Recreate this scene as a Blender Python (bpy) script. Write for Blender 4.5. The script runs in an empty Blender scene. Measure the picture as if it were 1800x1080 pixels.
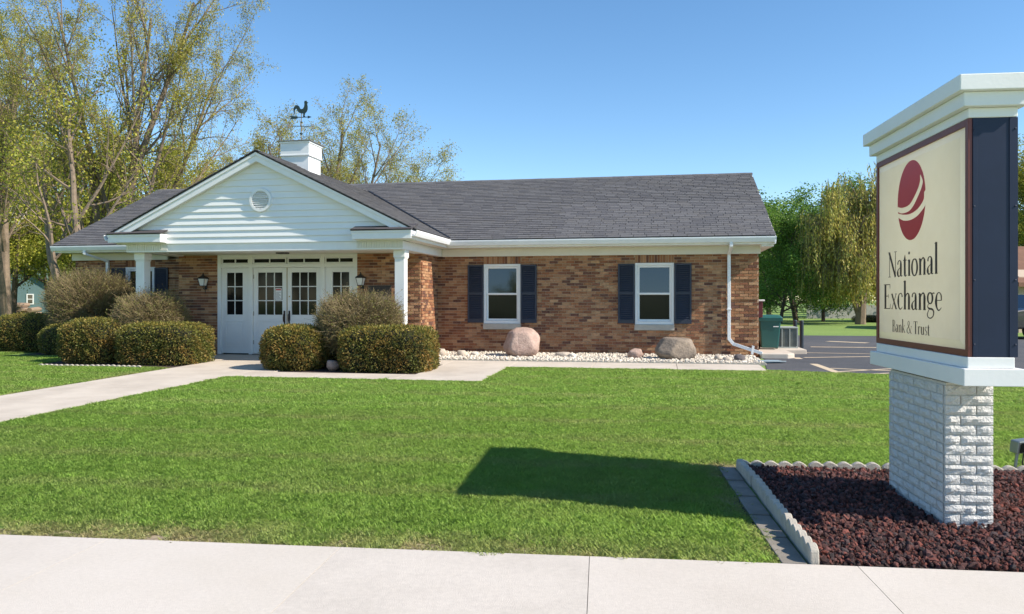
import bpy, bmesh, math, random
import numpy as np
from mathutils import Vector, Matrix, Euler, noise as mnoise
R = math.radians
rng = np.random.default_rng(7)
random.seed(7)
sc = bpy.context.scene
col = sc.collection

# ------------------------------------------------------------------ camera, sky, sun, exposure
F, CX, HZ, H, YAW = 1375.0, 900.0, 527.0, 1.54, R(10.5)      # focal length and horizon in pixels of the 1800 px photograph
cam = bpy.data.cameras.new('camera'); camo = bpy.data.objects.new('camera', cam); col.objects.link(camo)
camo.location = (0, 0, H); camo.rotation_euler = (R(90), 0, YAW)
cam.sensor_width = 36; cam.lens = F / 1800 * 36; cam.shift_y = -(540 - HZ) / 1800
cam.clip_end = 3000; cam.clip_start = .05
sc.camera = camo
SUN = Vector((3.40, -.66, 2.90)).normalized()                # towards the sun
elev = math.asin(SUN.z)
world = bpy.data.worlds.new('World'); sc.world = world; world.use_nodes = True
nt = world.node_tree; bg = nt.nodes['Background']
sky = nt.nodes.new('ShaderNodeTexSky'); sky.sky_type = 'NISHITA'; sky.sun_disc = False
sky.sun_elevation = elev; sky.sun_rotation = math.atan2(SUN.x, SUN.y)
sky.air_density = 1.0; sky.dust_density = 0.0; sky.ozone_density = 1.5; sky.altitude = 1200
hs = nt.nodes.new('ShaderNodeHueSaturation'); hs.inputs['Saturation'].default_value = 1.18; hs.inputs['Hue'].default_value = .497
nt.links.new(sky.outputs[0], hs.inputs['Color']); nt.links.new(hs.outputs[0], bg.inputs[0]); bg.inputs[1].default_value = .142
sun = bpy.data.lights.new('sun', 'SUN'); suno = bpy.data.objects.new('sun', sun); col.objects.link(suno)
sun.energy = 5.0; sun.angle = R(.53); sun.color = (1, .91, .78)
suno.rotation_euler = (-SUN).to_track_quat('-Z', 'Y').to_euler(); suno.location = (30, -6, 26)
vs = sc.view_settings; vs.view_transform = 'Standard'; vs.look = 'None'; vs.exposure = .55; vs.gamma = 1
vs.use_curve_mapping = False

# ------------------------------------------------------------------ pixels of the photograph to places
fw = Vector((-math.sin(YAW), math.cos(YAW))); rt = Vector((math.cos(YAW), math.sin(YAW)))
def gz(y): return min(max((y - 5) / 13.5, 0), 1) * .18       # the lawn climbs 18 cm to the building
def ray(x, y):
    a = (x - CX) / F
    return Vector((fw.x + a * rt.x, fw.y + a * rt.y, (HZ - y) / F))
def ong(x, y):                                               # pixel -> point on the ground
    d = ray(x, y); z = 0
    for _ in range(30):
        t = (z - H) / d.z; z = gz(d.y * t)
    return Vector((d.x * t, d.y * t, z))
def onY(x, y, Y):
    d = ray(x, y); return Vector((0, 0, H)) + d * (Y / d.y)
def at(x, depth):                                            # pixel column and distance -> ground point
    d = ray(x, HZ) * depth
    return Vector((d.x, d.y, gz(d.y)))

# ------------------------------------------------------------------ mesh helpers
def link(o, parent=None):
    col.objects.link(o)
    if parent is not None:
        o.parent = parent
        if parent.type == 'EMPTY' and not parent.get('_local'):
            o.matrix_parent_inverse = Matrix.Translation(-parent.location)
    return o
def tag(o, label, cat, group=None):
    o['label'] = label; o['category'] = cat
    if group: o['group'] = group
    return o
def thing(name, label, cat, loc, group=None, rotz=0, local=False):
    o = bpy.data.objects.new(name, None); o.location = loc; o.rotation_euler = (0, 0, rotz)
    o.empty_display_size = .2
    if local: o['_local'] = 1
    col.objects.link(o); return tag(o, label, cat, group)
class MB:
    def __init__(s): s.v = []; s.f = []; s.c = []
    def add(s, vs_, fs, c=None):
        n = len(s.v); s.v += [tuple(v) for v in vs_]; s.f += [tuple(i + n for i in f) for f in fs]
        s.c += [c or (1, 1, 1)] * len(fs); return s
    def box(s, x0, x1, y0, y1, z0, z1, c=None):
        return s.add([(x0,y0,z0),(x1,y0,z0),(x1,y1,z0),(x0,y1,z0),(x0,y0,z1),(x1,y0,z1),(x1,y1,z1),(x0,y1,z1)],
                     [(0,3,2,1),(4,5,6,7),(0,1,5,4),(1,2,6,5),(2,3,7,6),(3,0,4,7)], c)
    def frame(s, p, ex, ey, ez, c=None):                     # box from a corner and three edge vectors
        p, ex, ey, ez = map(Vector, (p, ex, ey, ez))
        return s.add([p, p+ex, p+ex+ey, p+ey, p+ez, p+ex+ez, p+ex+ey+ez, p+ey+ez],
                     [(0,3,2,1),(4,5,6,7),(0,1,5,4),(1,2,6,5),(2,3,7,6),(3,0,4,7)], c)
    def prism(s, pts, d, c=None):                            # polygon (3-D points) swept by vector d
        pts = [Vector(p) for p in pts]; n = len(pts); d = Vector(d)
        return s.add(pts + [p + d for p in pts],
                     [tuple(range(n))[::-1], tuple(range(n, 2*n))] + [(i, (i+1) % n, (i+1) % n + n, i + n) for i in range(n)], c)
    def tube(s, pts, rad, n=6, c=None, cap=True):
        pts = [Vector(p) for p in pts]; m = len(pts); base = len(s.v)
        for i, p in enumerate(pts):
            t = (pts[min(i+1, m-1)] - pts[max(i-1, 0)])
            t = t.normalized() if t.length > 1e-9 else Vector((0, 0, 1))
            a = t.cross(Vector((0, 0, 1)) if abs(t.z) < .9 else Vector((1, 0, 0))).normalized(); b = t.cross(a)
            r = rad[i] if hasattr(rad, '__len__') else rad
            for k in range(n):
                g = 2 * math.pi * k / n
                s.v.append(tuple(p + a * (r * math.cos(g)) + b * (r * math.sin(g))))
        k0 = len(s.f)
        for i in range(m - 1):
            for k in range(n):
                k2 = (k + 1) % n
                s.f.append((base+i*n+k, base+i*n+k2, base+(i+1)*n+k2, base+(i+1)*n+k))
        if cap and n > 2:
            s.f.append(tuple(base + k for k in range(n))[::-1]); s.f.append(tuple(base+(m-1)*n+k for k in range(n)))
        s.c += [c or (1, 1, 1)] * (len(s.f) - k0)
        return s
    def lathe(s, prof, n=16, o=(0, 0, 0), c=None):
        base = len(s.v); m = len(prof)
        for r, z in prof:
            for k in range(n):
                g = 2*math.pi*k/n; s.v.append((o[0]+r*math.cos(g), o[1]+r*math.sin(g), o[2]+z))
        fs = [(i*n+k, i*n+(k+1) % n, (i+1)*n+(k+1) % n, (i+1)*n+k) for i in range(m-1) for k in range(n)]
        fs += [tuple(range(n))[::-1], tuple((m-1)*n+k for k in range(n))]
        s.f += [tuple(i+base for i in f) for f in fs]; s.c += [c or (1, 1, 1)] * len(fs); return s
    def mesh(s, name, mat, colors=False, smooth=False):
        me = bpy.data.meshes.new(name); me.from_pydata(s.v, [], s.f)
        if colors:
            a = me.attributes.new('col', 'FLOAT_COLOR', 'FACE')
            a.data.foreach_set('color', np.array([(*c[:3], 1) for c in s.c], dtype=np.float32).ravel())
        if smooth: me.polygons.foreach_set('use_smooth', [True] * len(me.polygons))
        me.materials.append(M[mat]); me.update(); return me
    def build(s, name, mat, parent=None, bevel=0, colors=False, smooth=False, kind=None):
        o = bpy.data.objects.new(name, s.mesh(name, mat, colors, smooth))
        link(o, parent)
        if bevel:
            b = o.modifiers.new('bevel', 'BEVEL'); b.width = bevel; b.segments = 2; b.limit_method = 'ANGLE'; b.angle_limit = R(40)
        if kind: o['kind'] = kind
        return o
def boxo(name, mat, parent, *a, bevel=.004): return MB().box(*a).build(name, mat, parent, bevel)

def quick_mesh(name, V, nper, mat, cols=None):               # V: (N*nper, 3) array, one n-gon per leaf
    n = len(V) // nper; me = bpy.data.meshes.new(name)
    me.vertices.add(len(V)); me.vertices.foreach_set('co', np.ascontiguousarray(V, dtype=np.float32).ravel())
    me.loops.add(len(V)); me.loops.foreach_set('vertex_index', np.arange(len(V), dtype=np.int32))
    me.polygons.add(n); me.polygons.foreach_set('loop_start', np.arange(0, len(V), nper, dtype=np.int32))
    me.polygons.foreach_set('loop_total', np.full(n, nper, dtype=np.int32))
    me.update(calc_edges=True)
    if cols is not None:
        a = me.attributes.new('col', 'FLOAT_COLOR', 'FACE')
        a.data.foreach_set('color', np.c_[cols, np.ones(n)].astype(np.float32).ravel())
    me.materials.append(M[mat]); return me
def unit(v): return v / np.maximum(np.linalg.norm(v, axis=1, keepdims=True), 1e-9)
def leaves(name, C, ln, wd, mat, cols, face=None, droop=0):  # diamond leaves at points C with random or given facing
    n = len(C); A = unit(rng.normal(size=(n, 3)) + (face if face is not None else 0))
    A[:, 2] -= droop; A = unit(A)
    B = unit(np.cross(A, rng.normal(size=(n, 3))))
    L = (ln * rng.uniform(.7, 1.3, n))[:, None]; W = (wd * rng.uniform(.7, 1.3, n))[:, None]
    V = np.empty((n, 4, 3)); V[:, 0] = C; V[:, 1] = C + A*L*.5 + B*W*.5; V[:, 2] = C + A*L; V[:, 3] = C + A*L*.5 - B*W*.5
    return quick_mesh(name, V.reshape(-1, 3), 4, mat, cols)
def obj(name, me, parent=None, kind=None):
    o = bpy.data.objects.new(name, me); link(o, parent)
    if kind: o['kind'] = kind
    return o
def copy_tree(o, parent=None):
    c = o.copy(); col.objects.link(c); c.parent = parent
    for ch in o.children: copy_tree(ch, c)
    return c

# ------------------------------------------------------------------ materials
M = {}
def pm(name, base, rough=.6, var=.0, scale=8, bump=0, bscale=60, attr=None, spec=.5, metal=0, coat=0, sss=0, trans=0, second=None, sscale=1.5, tint=None, lo_hi=(.72, 1.3)):
    m = bpy.data.materials.new(name); m.use_nodes = True; M[name] = m
    n = m.node_tree.nodes; l = m.node_tree.links; b = n['Principled BSDF']
    b.inputs['Roughness'].default_value = rough; b.inputs['Specular IOR Level'].default_value = spec
    b.inputs['Metallic'].default_value = metal; b.inputs['Coat Weight'].default_value = coat; b.inputs['Coat Roughness'].default_value = .03
    tc = n.new('ShaderNodeTexCoord')
    if attr:
        src = n.new('ShaderNodeAttribute'); src.attribute_name = attr; out = src.outputs['Color']
    else:
        src = n.new('ShaderNodeRGB'); src.outputs[0].default_value = (*base, 1); out = src.outputs[0]
    if tint:                                                  # per-instance colour handed over by the scatter
        at_ = n.new('ShaderNodeAttribute'); at_.attribute_type = 'INSTANCER'; at_.attribute_name = 'tint'
        mx = n.new('ShaderNodeMix'); mx.data_type = 'RGBA'; l.new(at_.outputs['Fac'], mx.inputs['Factor'])
        l.new(out, mx.inputs['A']); mx.inputs['B'].default_value = (*tint, 1); out = mx.outputs['Result']
        oi = n.new('ShaderNodeObjectInfo'); mr = n.new('ShaderNodeMapRange'); mr.inputs[3].default_value = lo_hi[0]; mr.inputs[4].default_value = lo_hi[1]
        l.new(oi.outputs['Random'], mr.inputs[0])
        mv = n.new('ShaderNodeVectorMath'); mv.operation = 'SCALE'; l.new(out, mv.inputs[0]); l.new(mr.outputs[0], mv.inputs['Scale']); out = mv.outputs[0]
    def nz(s, d=6):
        t = n.new('ShaderNodeTexNoise'); t.inputs['Scale'].default_value = s; t.inputs['Detail'].default_value = d
        t.inputs['Roughness'].default_value = .62
        l.new(tc.outputs['Object'], t.inputs['Vector']); return t.outputs['Fac']
    if second:
        rp = n.new('ShaderNodeMapRange'); rp.inputs[1].default_value = .42; rp.inputs[2].default_value = .64
        l.new(nz(sscale), rp.inputs[0])
        mx = n.new('ShaderNodeMix'); mx.data_type = 'RGBA'; l.new(rp.outputs[0], mx.inputs['Factor'])
        l.new(out, mx.inputs['A']); mx.inputs['B'].default_value = (*second, 1); out = mx.outputs['Result']
    if var:
        mr = n.new('ShaderNodeMapRange'); mr.inputs[1].default_value = .25; mr.inputs[2].default_value = .75
        mr.inputs[3].default_value = 1 - var; mr.inputs[4].default_value = 1 + var
        l.new(nz(scale), mr.inputs[0])
        mv = n.new('ShaderNodeVectorMath'); mv.operation = 'SCALE'; l.new(out, mv.inputs[0]); l.new(mr.outputs[0], mv.inputs['Scale']); out = mv.outputs[0]
    l.new(out, b.inputs['Base Color'])
    if bump:
        bp = n.new('ShaderNodeBump'); bp.inputs['Strength'].default_value = bump; bp.inputs['Distance'].default_value = .02
        l.new(nz(bscale, 4), bp.inputs['Height']); l.new(bp.outputs[0], b.inputs['Normal'])
    if trans:                                                 # thin leaves let light through
        tr = n.new('ShaderNodeBsdfTranslucent'); l.new(out, tr.inputs[0])
        ms = n.new('ShaderNodeMixShader'); ms.inputs[0].default_value = trans
        l.new(b.outputs[0], ms.inputs[1]); l.new(tr.outputs[0], ms.inputs[2]); l.new(ms.outputs[0], n['Material Output'].inputs[0])
    return m
pm('brick', (1,1,1), .9, .22, 14, .5, 90, attr='col', spec=.2)
pm('mortar', (.50,.385,.275), .95, .14, 5, .5, 120, spec=.15)
pm('shingle', (1,1,1), .95, .16, 25, .5, 220, attr='col', spec=.2)
pm('roof_deck', (.055,.052,.055), .95, .15, 10)
pm('vinyl', (.80,.81,.80), .42, .035, 2.5, .03, 30)
pm('trim', (.80,.80,.79), .45, .05, 3, .05, 40)
pm('soffit', (.70,.68,.61), .6, .05, 3)
pm('gutter', (.80,.81,.82), .3, .05, 4)
pm('door_paint', (.77,.78,.76), .38, .035, 3)
pm('glass', (.012,.015,.018), .03, spec=.9, coat=.6)
pm('door_glass', (.012,.012,.012), .05, spec=.28)
pm('glass_dark', (.012,.014,.012), .12, spec=.2)
pm('shutter', (.026,.032,.053), .5, .1, 6)
pm('sill', (.46,.42,.36), .85, .12, 9, .3, 80)
pm('black_metal', (.016,.016,.017), .4)
pm('lamp_glass', (.74,.74,.70), .25, .05, 6)
pm('brass', (.30,.21,.09), .35, metal=1)
pm('bronze', (.035,.022,.018), .45, .1, 8)
pm('plate', (.30,.28,.25), .4, metal=.6)
pm('paper', (.78,.78,.76), .7)
pm('ink', (.05,.05,.07), .7)
pm('ink_red', (.5,.05,.05), .7)
pm('vane', (.020,.042,.040), .55, .3, 30)
pm('vane_brass', (.20,.155,.08), .55, .2, 30)
pm('cap_metal', (.22,.21,.20), .5, .15, 8)
pm('concrete', (.575,.52,.46), .85, .075, 38, .25, 160, second=(.53,.475,.415), sscale=.7)
pm('concrete_b', (.563,.509,.45), .87, .085, 30, .25, 150, second=(.505,.455,.40), sscale=1.1)
pm('concrete_c', (.585,.53,.47), .85, .075, 42, .25, 170, second=(.55,.495,.43), sscale=.8)
pm('walk', (.56,.49,.41), .88, .08, 2.2, .18, 120, second=(.47,.405,.335), sscale=.9)
pm('paver', (.22,.195,.165), .9, .35, 5, .3, 90)
pm('edging', (.44,.40,.34), .9, .16, 11, .4, 90)
pm('joint', (.20,.18,.15), .95)
pm('dirt', (.34,.265,.175), .98, .3, 14, .6, 40, second=(.22,.17,.105), sscale=6)
pm('asphalt', (.062,.064,.072), .9, .16, 3, .4, 170, second=(.085,.084,.088), sscale=.35)
pm('line_paint', (.55,.44,.30), .85, .2, 5)
pm('soil', (.165,.255,.048), .98, .22, 9, .5, 30, second=(.190,.280,.055), sscale=.25)
pm('bed_soil', (.045,.026,.022), .98, .3, 20, .6, 60)
pm('grit', (.45,.40,.34), .95, .25, 40, .6, 90)
pm('grass', (.335,.515,.098), .5, spec=.3, trans=.45, tint=(.54,.46,.24), lo_hi=(.88, 1.14))
pm('lava', (.27,.085,.062), .9, .35, 25, .7, 60, spec=.3, tint=(.075,.058,.058), lo_hi=(.45, 1.5))
pm('white_stone', (.66,.60,.51), .85, .18, 18, .3, 60, tint=(.50,.43,.34))
pm('boulder_pink', (.44,.315,.26), .85, .22, 9, 1.0, 22, second=(.33,.22,.18), sscale=3)
pm('boulder_grey', (.27,.215,.165), .9, .28, 12, 1.0, 25, second=(.16,.13,.105), sscale=4)
pm('cobble', (.50,.42,.34), .88, .2, 9, .4, 40)
pm('cobble_dark', (.12,.10,.10), .88, .2, 9, .4, 40)
pm('sign_paint', (.80,.80,.79), .42, .06, 5, .06, 30, second=(.76,.755,.735), sscale=2.5)
pm('sign_navy', (.014,.022,.050), .42, .12, 4, .04, 9, spec=.3)
pm('sign_red', (.15,.035,.025), .4, .1, 6)
pm('sign_face', (.84,.795,.675), .2, .035, 1.3, .12, 3.2, second=(.81,.76,.635), sscale=2, trans=.5)
pm('sign_emboss', (.80,.74,.58), .2, .03, 2, trans=.5)
pm('logo_red', (.58,.020,.022), .35, .06, 4)
pm('letter', (.020,.016,.014), .45)
pm('split_face', (.66,.64,.61), .8, .10, 10, .9, 55)
pm('pillar_mortar', (.60,.57,.53), .95, .12, 10, .3, 90)
pm('bark', (.205,.155,.112), .95, .3, 6, .9, 22)
pm('bark_dark', (.10,.075,.055), .95, .3, 6, .8, 22)
pm('bark_white', (.48,.46,.42), .85, .3, 6, .4, 12)
pm('twig', (1,1,1), .9, attr='col', spec=.15)
pm('leaf', (1,1,1), .5, attr='col', spec=.3, trans=.42)
pm('needle', (1,1,1), .5, attr='col', spec=.3, trans=.35)
pm('hedge_core', (.018,.018,.008), .95, .3, 20)
pm('bin_green', (.018,.105,.095), .42, .06, 5)
pm('ac_metal', (.36,.38,.35), .5, .06, 6)
pm('ac_dark', (.05,.055,.05), .7)
pm('post_navy', (.022,.030,.042), .4, .1, 8)
pm('red_box', (.10,.016,.020), .5, .1, 5)
pm('plastic_slate', (.20,.28,.33), .5, .06, 6)
pm('garage', (.115,.19,.20), .8, .06, 2)
pm('garage_roof', (.075,.115,.085), .9, .12, 4)
pm('fence', (.27,.27,.25), .9, .15, 4)
pm('log', (.27,.19,.13), .95, .25, 6, .5, 30)
pm('house_wall', (.46,.36,.27), .85, .08, 3)
pm('house_roof', (.17,.085,.05), .92, .2, 3)
pm('car_black', (.010,.011,.014), .22, coat=1)
pm('tyre', (.016,.016,.016), .85)
pm('rim', (.5,.5,.5), .3, metal=1)
pm('tail_red', (.4,.02,.02), .25)
pm('steel', (.30,.32,.30), .45, .1, 10, metal=.7)

# ------------------------------------------------------------------ instanced scatter for uncountable stuff
def scatter(name, P, rot, scl, tint, sources, label, cat, mat):
    n = len(P); me = bpy.data.meshes.new(name); me.vertices.add(n); me.vertices.foreach_set('co', P.astype(np.float32).ravel())
    for nm, ty, key, arr in (('rot', 'FLOAT_VECTOR', 'vector', rot), ('scl', 'FLOAT_VECTOR', 'vector', scl), ('tint', 'FLOAT', 'value', tint), ('idx', 'INT', 'value', rng.integers(0, len(sources), n))):
        a = me.attributes.new(nm, ty, 'POINT'); a.data.foreach_set(key, np.ascontiguousarray(arr, dtype=np.int32 if ty == 'INT' else np.float32).ravel())
    me.materials.append(M[mat]); me.update()
    o = bpy.data.objects.new(name, me); col.objects.link(o); o['kind'] = 'stuff'; tag(o, label, cat)
    g = bpy.data.node_groups.new(name, 'GeometryNodeTree')
    g.interface.new_socket('Geometry', in_out='INPUT', socket_type='NodeSocketGeometry'); g.interface.new_socket('Geometry', in_out='OUTPUT', socket_type='NodeSocketGeometry')
    N = g.nodes; L = g.links; gi = N.new('NodeGroupInput'); go = N.new('NodeGroupOutput')
    gti = N.new('GeometryNodeJoinGeometry')
    for s in sources[::-1]:
        oi = N.new('GeometryNodeObjectInfo'); oi.inputs['Object'].default_value = s; oi.inputs['As Instance'].default_value = True
        L.new(oi.outputs['Geometry'], gti.inputs[0])
    ip = N.new('GeometryNodeInstanceOnPoints'); ip.inputs['Pick Instance'].default_value = True
    def na(nm, ty):
        a = N.new('GeometryNodeInputNamedAttribute'); a.data_type = ty; a.inputs['Name'].default_value = nm; return a.outputs['Attribute']
    e2r = N.new('FunctionNodeEulerToRotation'); L.new(na('rot', 'FLOAT_VECTOR'), e2r.inputs[0])
    L.new(gi.outputs[0], ip.inputs['Points']); L.new(gti.outputs[0], ip.inputs['Instance']); L.new(na('idx', 'INT'), ip.inputs['Instance Index'])
    L.new(e2r.outputs[0], ip.inputs['Rotation']); L.new(na('scl', 'FLOAT_VECTOR'), ip.inputs['Scale']); L.new(ip.outputs[0], go.inputs[0])
    md = o.modifiers.new('scatter', 'NODES'); md.node_group = g
    return o
def src(name, me): return bpy.data.objects.new(name, me)      # source of a scatter, never in the scene itself

# ================================================================== THE SETTING
def struct(o): o['kind'] = 'structure'; return o
m = MB(); ys = [-400, -60, 5, 18.5, 60, 200, 900]; xs = [-900, -60, -20, 0, 20, 60, 900]
m.add([(x, y, gz(y)) for y in ys for x in xs], [(j*7+i, j*7+i+1, (j+1)*7+i+1, (j+1)*7+i) for j in range(6) for i in range(6)])
struct(m.build('ground', 'soil'))
SA = R(4.0); SU = Vector((-math.sin(SA), math.cos(SA), 0)); SV = Vector((math.cos(SA), math.sin(SA), 0))   # away from / along the street
SO = Vector((1.885, 5.70, 0))                                 # corner of the sign pillar
def sp(v, u, z=0): p = SO + SV*v + SU*u; return Vector((p.x, p.y, z))
TS = math.tan(SA)
def side_y(x): return 4.66 + TS * x                           # back edge of the sidewalk
# unseen road behind the photographer, its pale surface chosen to bounce warm light
m = MB(); m.add([sp(-150, -9.2, .004), sp(150, -9.2, .004), sp(150, -17, .004), sp(-150, -17, .004)], [(0, 3, 2, 1)]); struct(m.build('road', 'walk'))
# sidewalk of cast slabs
s0 = (Vector((-.39, 4.60, 0)) - SO).dot(SV); uu = (Vector((0, side_y(0), 0)) - SO).dot(SU)
sw = struct(MB().prism([sp(-14, uu-.002, -.05), sp(11, uu-.002, -.05), sp(11, uu-1.518, -.05), sp(-14, uu-1.518, -.05)][::-1], (0, 0, .0685)).build('sidewalk', 'joint'))
for k in range(-8, 7):
    a = s0 + k*1.52 + .002; b = a + 1.516
    MB().prism([sp(a, uu, .0), sp(b, uu, 0), sp(b, uu-1.52, 0), sp(a, uu-1.52, 0)][::-1], (0, 0, .022)).build('slab', ('concrete', 'concrete_b', 'concrete_c')[k*2 % 3], sw)
# walkway, apron and porch floor: slabs that follow the slope
path = struct(MB().add([(-9.73, 4.2, gz(4.2)+.004), (-7.82, 4.2, gz(4.2)+.004), (-7.82, 16, gz(16)+.004), (-9.73, 16, gz(16)+.004)], [(0, 1, 2, 3)]).build('walkway', 'joint'))
def slab(x0, x1, y0, y1, h=.022, mat='walk', par=path):
    g = .004
    x0 += g; x1 -= g; y0 += g; y1 -= g
    v = [(x, y, gz(y) + e) for e in (-.06, h) for x, y in ((x0, y0), (x1, y0), (x1, y1), (x0, y1))]
    MB().add(v, [(0,3,2,1),(4,5,6,7),(0,1,5,4),(1,2,6,5),(2,3,7,6),(3,0,4,7)]).build('slab', mat, par, .005)
y = 4.06
while y < 14.2: slab(-9.75, -7.8, y, min(y+1.52, 14.7)); y += 1.52
slab(-9.75, -7.8, 14.7, 16.0)
for a, b in ((-7.8, -6.2), (-6.2, -4.6), (-4.6, -3.0)): slab(a, b, 13.2, 14.05)
slab(-7.8, -7.3, 14.05, 16.0); slab(-4.45, -3.0, 14.05, 15.75); slab(-4.45, -3.0, 15.75, 17.0)
for k in range(3): slab(-3.0+1.7*k, -1.3+1.7*k, 15.75, 17.0)
slab(-7.3, -4.45, 16.0, 17.0); slab(-11.6, -9.75, 16.0, 17.7); slab(-9.75, -7.8, 16.0, 17.7); slab(-7.8, -5.43, 17.0, 17.7)
struct(MB().add([(-7.3, 14.05, gz(14.05)+.008), (-4.45, 14.05, gz(14.05)+.008), (-4.45, 16, gz(16)+.008), (-7.3, 16, gz(16)+.008)], [(0,1,2,3)]).build('planting_bed', 'bed_soil'))
struct(MB().add([(-13.2, 14.55, gz(14.5)+.008), (-9.75, 14.55, gz(14.5)+.008), (-9.75, 16, gz(16)+.008), (-11.6, 16, gz(16)+.008), (-11.6, 19, .188), (-15.6, 19, .188), (-15.6, 16.6, gz(16.6)+.008)], [tuple(range(7))]).build('planting_bed', 'bed_soil'))
# parking lot
pl = struct(MB().add([(2.12, 16.0, gz(16)+.012), (4.3, 15.45, gz(15.4)+.012), (12, 13.8, gz(13.8)+.012), (60, 12, gz(12)+.012), (60, 18.5, .192), (60, 31.0, .192), (-3, 31.0, .192), (-3, 27.6, .192), (2.4, 27.6, .192), (2.4, 18.5, .192)],
    [(0,1,2,3,4,9), (9,4,5,6,7,8)]).build('parking_lot', 'asphalt'))
def line(p, q, w):
    a = ong(*p); b = ong(*q); d = (b-a); d.z = 0; n = Vector((-d.y, d.x, 0)).normalized()*w/2
    v = [a-n, b-n, b+n, a+n]
    MB().add([(t.x, t.y, gz(t.y)+.016) for t in v], [(0,1,2,3)]).build('painted_line', 'line_paint', pl)
for p, q, w in (((1399,630),(1482,660),.16), ((1413,630),(1545,628),.13), ((1460,649),(1600,655),.1), ((1474,655),(1600,648),.1), ((1512,660),(1640,654),.1), ((1455,601),(1525,604),.35), ((1425,611),(1620,613),.22), ((1402,621),(1560,624),.1)): line(p, q, w)
# mulch bed of the sign and gravel bed along the wall
bed = struct(MB().add([sp(-1.07, -1.0, .006), sp(2.1, -1.0, .006), sp(2.1, 1.6, .035), sp(-1.07, 1.6, .035)], [(0,1,2,3)]).build('mulch_bed', 'bed_soil'))
gb = struct(MB().add([(-5.4, 17.03, gz(17)+.01), (2.2, 17.03, gz(17)+.01), (2.33, 19.03, .20), (-5.4, 19.03, .20)], [(0,1,2,3)]).build('gravel_bed', 'grit'))
ps = struct(MB().add([sp(-1.27, -.99, .004), sp(-1.09, -.99, .004), sp(-1.09, 1.55, .03), sp(-1.27, 1.55, .03)], [(0,1,2,3)]).build('mowing_strip', 'bed_soil'))
for k in range(5):
    a = -.895 + k*.5; z0 = gz(5.7+a) + .004
    MB().frame(sp(-1.24, a+.006, z0-.03), SV*.14, SU*.488, (0, 0, .048)).build('paver', 'paver', ps, .004)

# worn earth where the turf thins out along the concrete and the edging
def worn(pts, side, w):
    m = MB(); V = []
    for i, p in enumerate(pts): V += [p, p + side*w*random.uniform(.45, 1.25)]
    m.add([(v.x, v.y, gz(v.y)+.0045) for v in V], [(2*i, 2*i+1, 2*i+3, 2*i+2) for i in range(len(pts)-1)]); struct(m.build('worn_earth', 'dirt'))
worn([Vector((x, side_y(x)-.01, 0)) for x in np.arange(-9, -.6, .12)], SU, .20)
worn([Vector((x, side_y(x)-.01, 0)) for x in np.arange(-.6, .75, .12)], SU, .07)
worn([sp(-1.27, u) for u in np.arange(-.85, 1.9, .1)], -SV, .13)
worn([sp(v, 1.62) for v in np.arange(-1.5, 2.1, .1)], SU, .22)
worn([Vector((-9.75, y, 0)) for y in np.arange(4.3, 14.5, .15)], Vector((-1, 0, 0)), .12)
# ------------------------------------------------------------------ scatter sources
def rock_src(name, mat, n, jag):
    out = []
    for k in range(n):
        bm = bmesh.new(); bmesh.ops.create_icosphere(bm, subdivisions=1 if jag > .3 else 2, radius=.5)
        for v in bm.verts: v.co *= 1 + jag*random.uniform(-1, 1); v.co.z *= .75
        me = bpy.data.meshes.new(name); bm.to_mesh(me); bm.free(); me.materials.append(M[mat])
        if jag < .3: me.polygons.foreach_set('use_smooth', [True]*len(me.polygons))
        out.append(src(name, me))
    return out
def blade_src(name, n, rad, hmin, hmax, w):
    a = rng.uniform(0, 2*np.pi, n); r = rad*np.sqrt(rng.uniform(0, 1, n)); th = rng.uniform(0, 2*np.pi, n)
    C = np.c_[r*np.cos(a), r*np.sin(a), np.zeros(n)]; h = rng.uniform(hmin, hmax, n)[:, None]
    ln = np.c_[np.cos(th), np.sin(th), np.zeros(n)]*rng.uniform(.25, 1.25, n)[:, None]; sd = np.c_[-np.sin(th+rng.normal(0,.5,n)), np.cos(th), np.zeros(n)]*w/2
    up = np.array([0, 0, 1.]); V = np.empty((n, 5, 3))
    V[:, 0] = C - sd; V[:, 1] = C + sd; V[:, 2] = C + sd*.8 + up*h*.6 + ln*h*.35; V[:, 3] = C + up*h + ln*h; V[:, 4] = C - sd*.8 + up*h*.6 + ln*h*.35
    return src(name, quick_mesh(name, V.reshape(-1, 3), 5, 'grass'))
def in_rect(x, y, x0, x1, y0, y1, e=0): return (x > x0-e) & (x < x1+e) & (y > y0-e) & (y < y1+e)
def lawn_mask(x, y, e):                                       # e: clearance kept from every edge
    v = (x-SO.x)*SV.x + (y-SO.y)*SV.y; u = (x-SO.x)*SU.x + (y-SO.y)*SU.y
    ok = y > 4.66 + TS*x + e*.7
    ok &= ~in_rect(x, y, -9.75, -7.8, 0, 16.2, e) & ~in_rect(x, y, -9.8, -3.0, 13.2, 20, e) & ~in_rect(x, y, -4, 2.1, 15.75, 30, e)
    ok &= ~in_rect(v, u, -1.20, 2.1, -2, 1.66, e)
    ok &= ~((x > 2.0) & (y > np.minimum(16.0 - (x-2.12)*.25, 15.45 - (x-4.3)*.214) - e))
    ok &= ~in_rect(x, y, -13.2, -9.75, 14.6, 30, e) & ~in_rect(x, y, -16, -11, 16.7, 30, e)
    return ok
def px_of(x, y): return CX + F*(x*rt.x + y*rt.y)/(x*fw.x + y*fw.y), x*fw.x + y*fw.y
def vnoise(x, y, s, seed=0): return np.array([mnoise.noise((a*s+seed, b*s-seed, seed*1.7)) for a, b in zip(x, y)])
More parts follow.
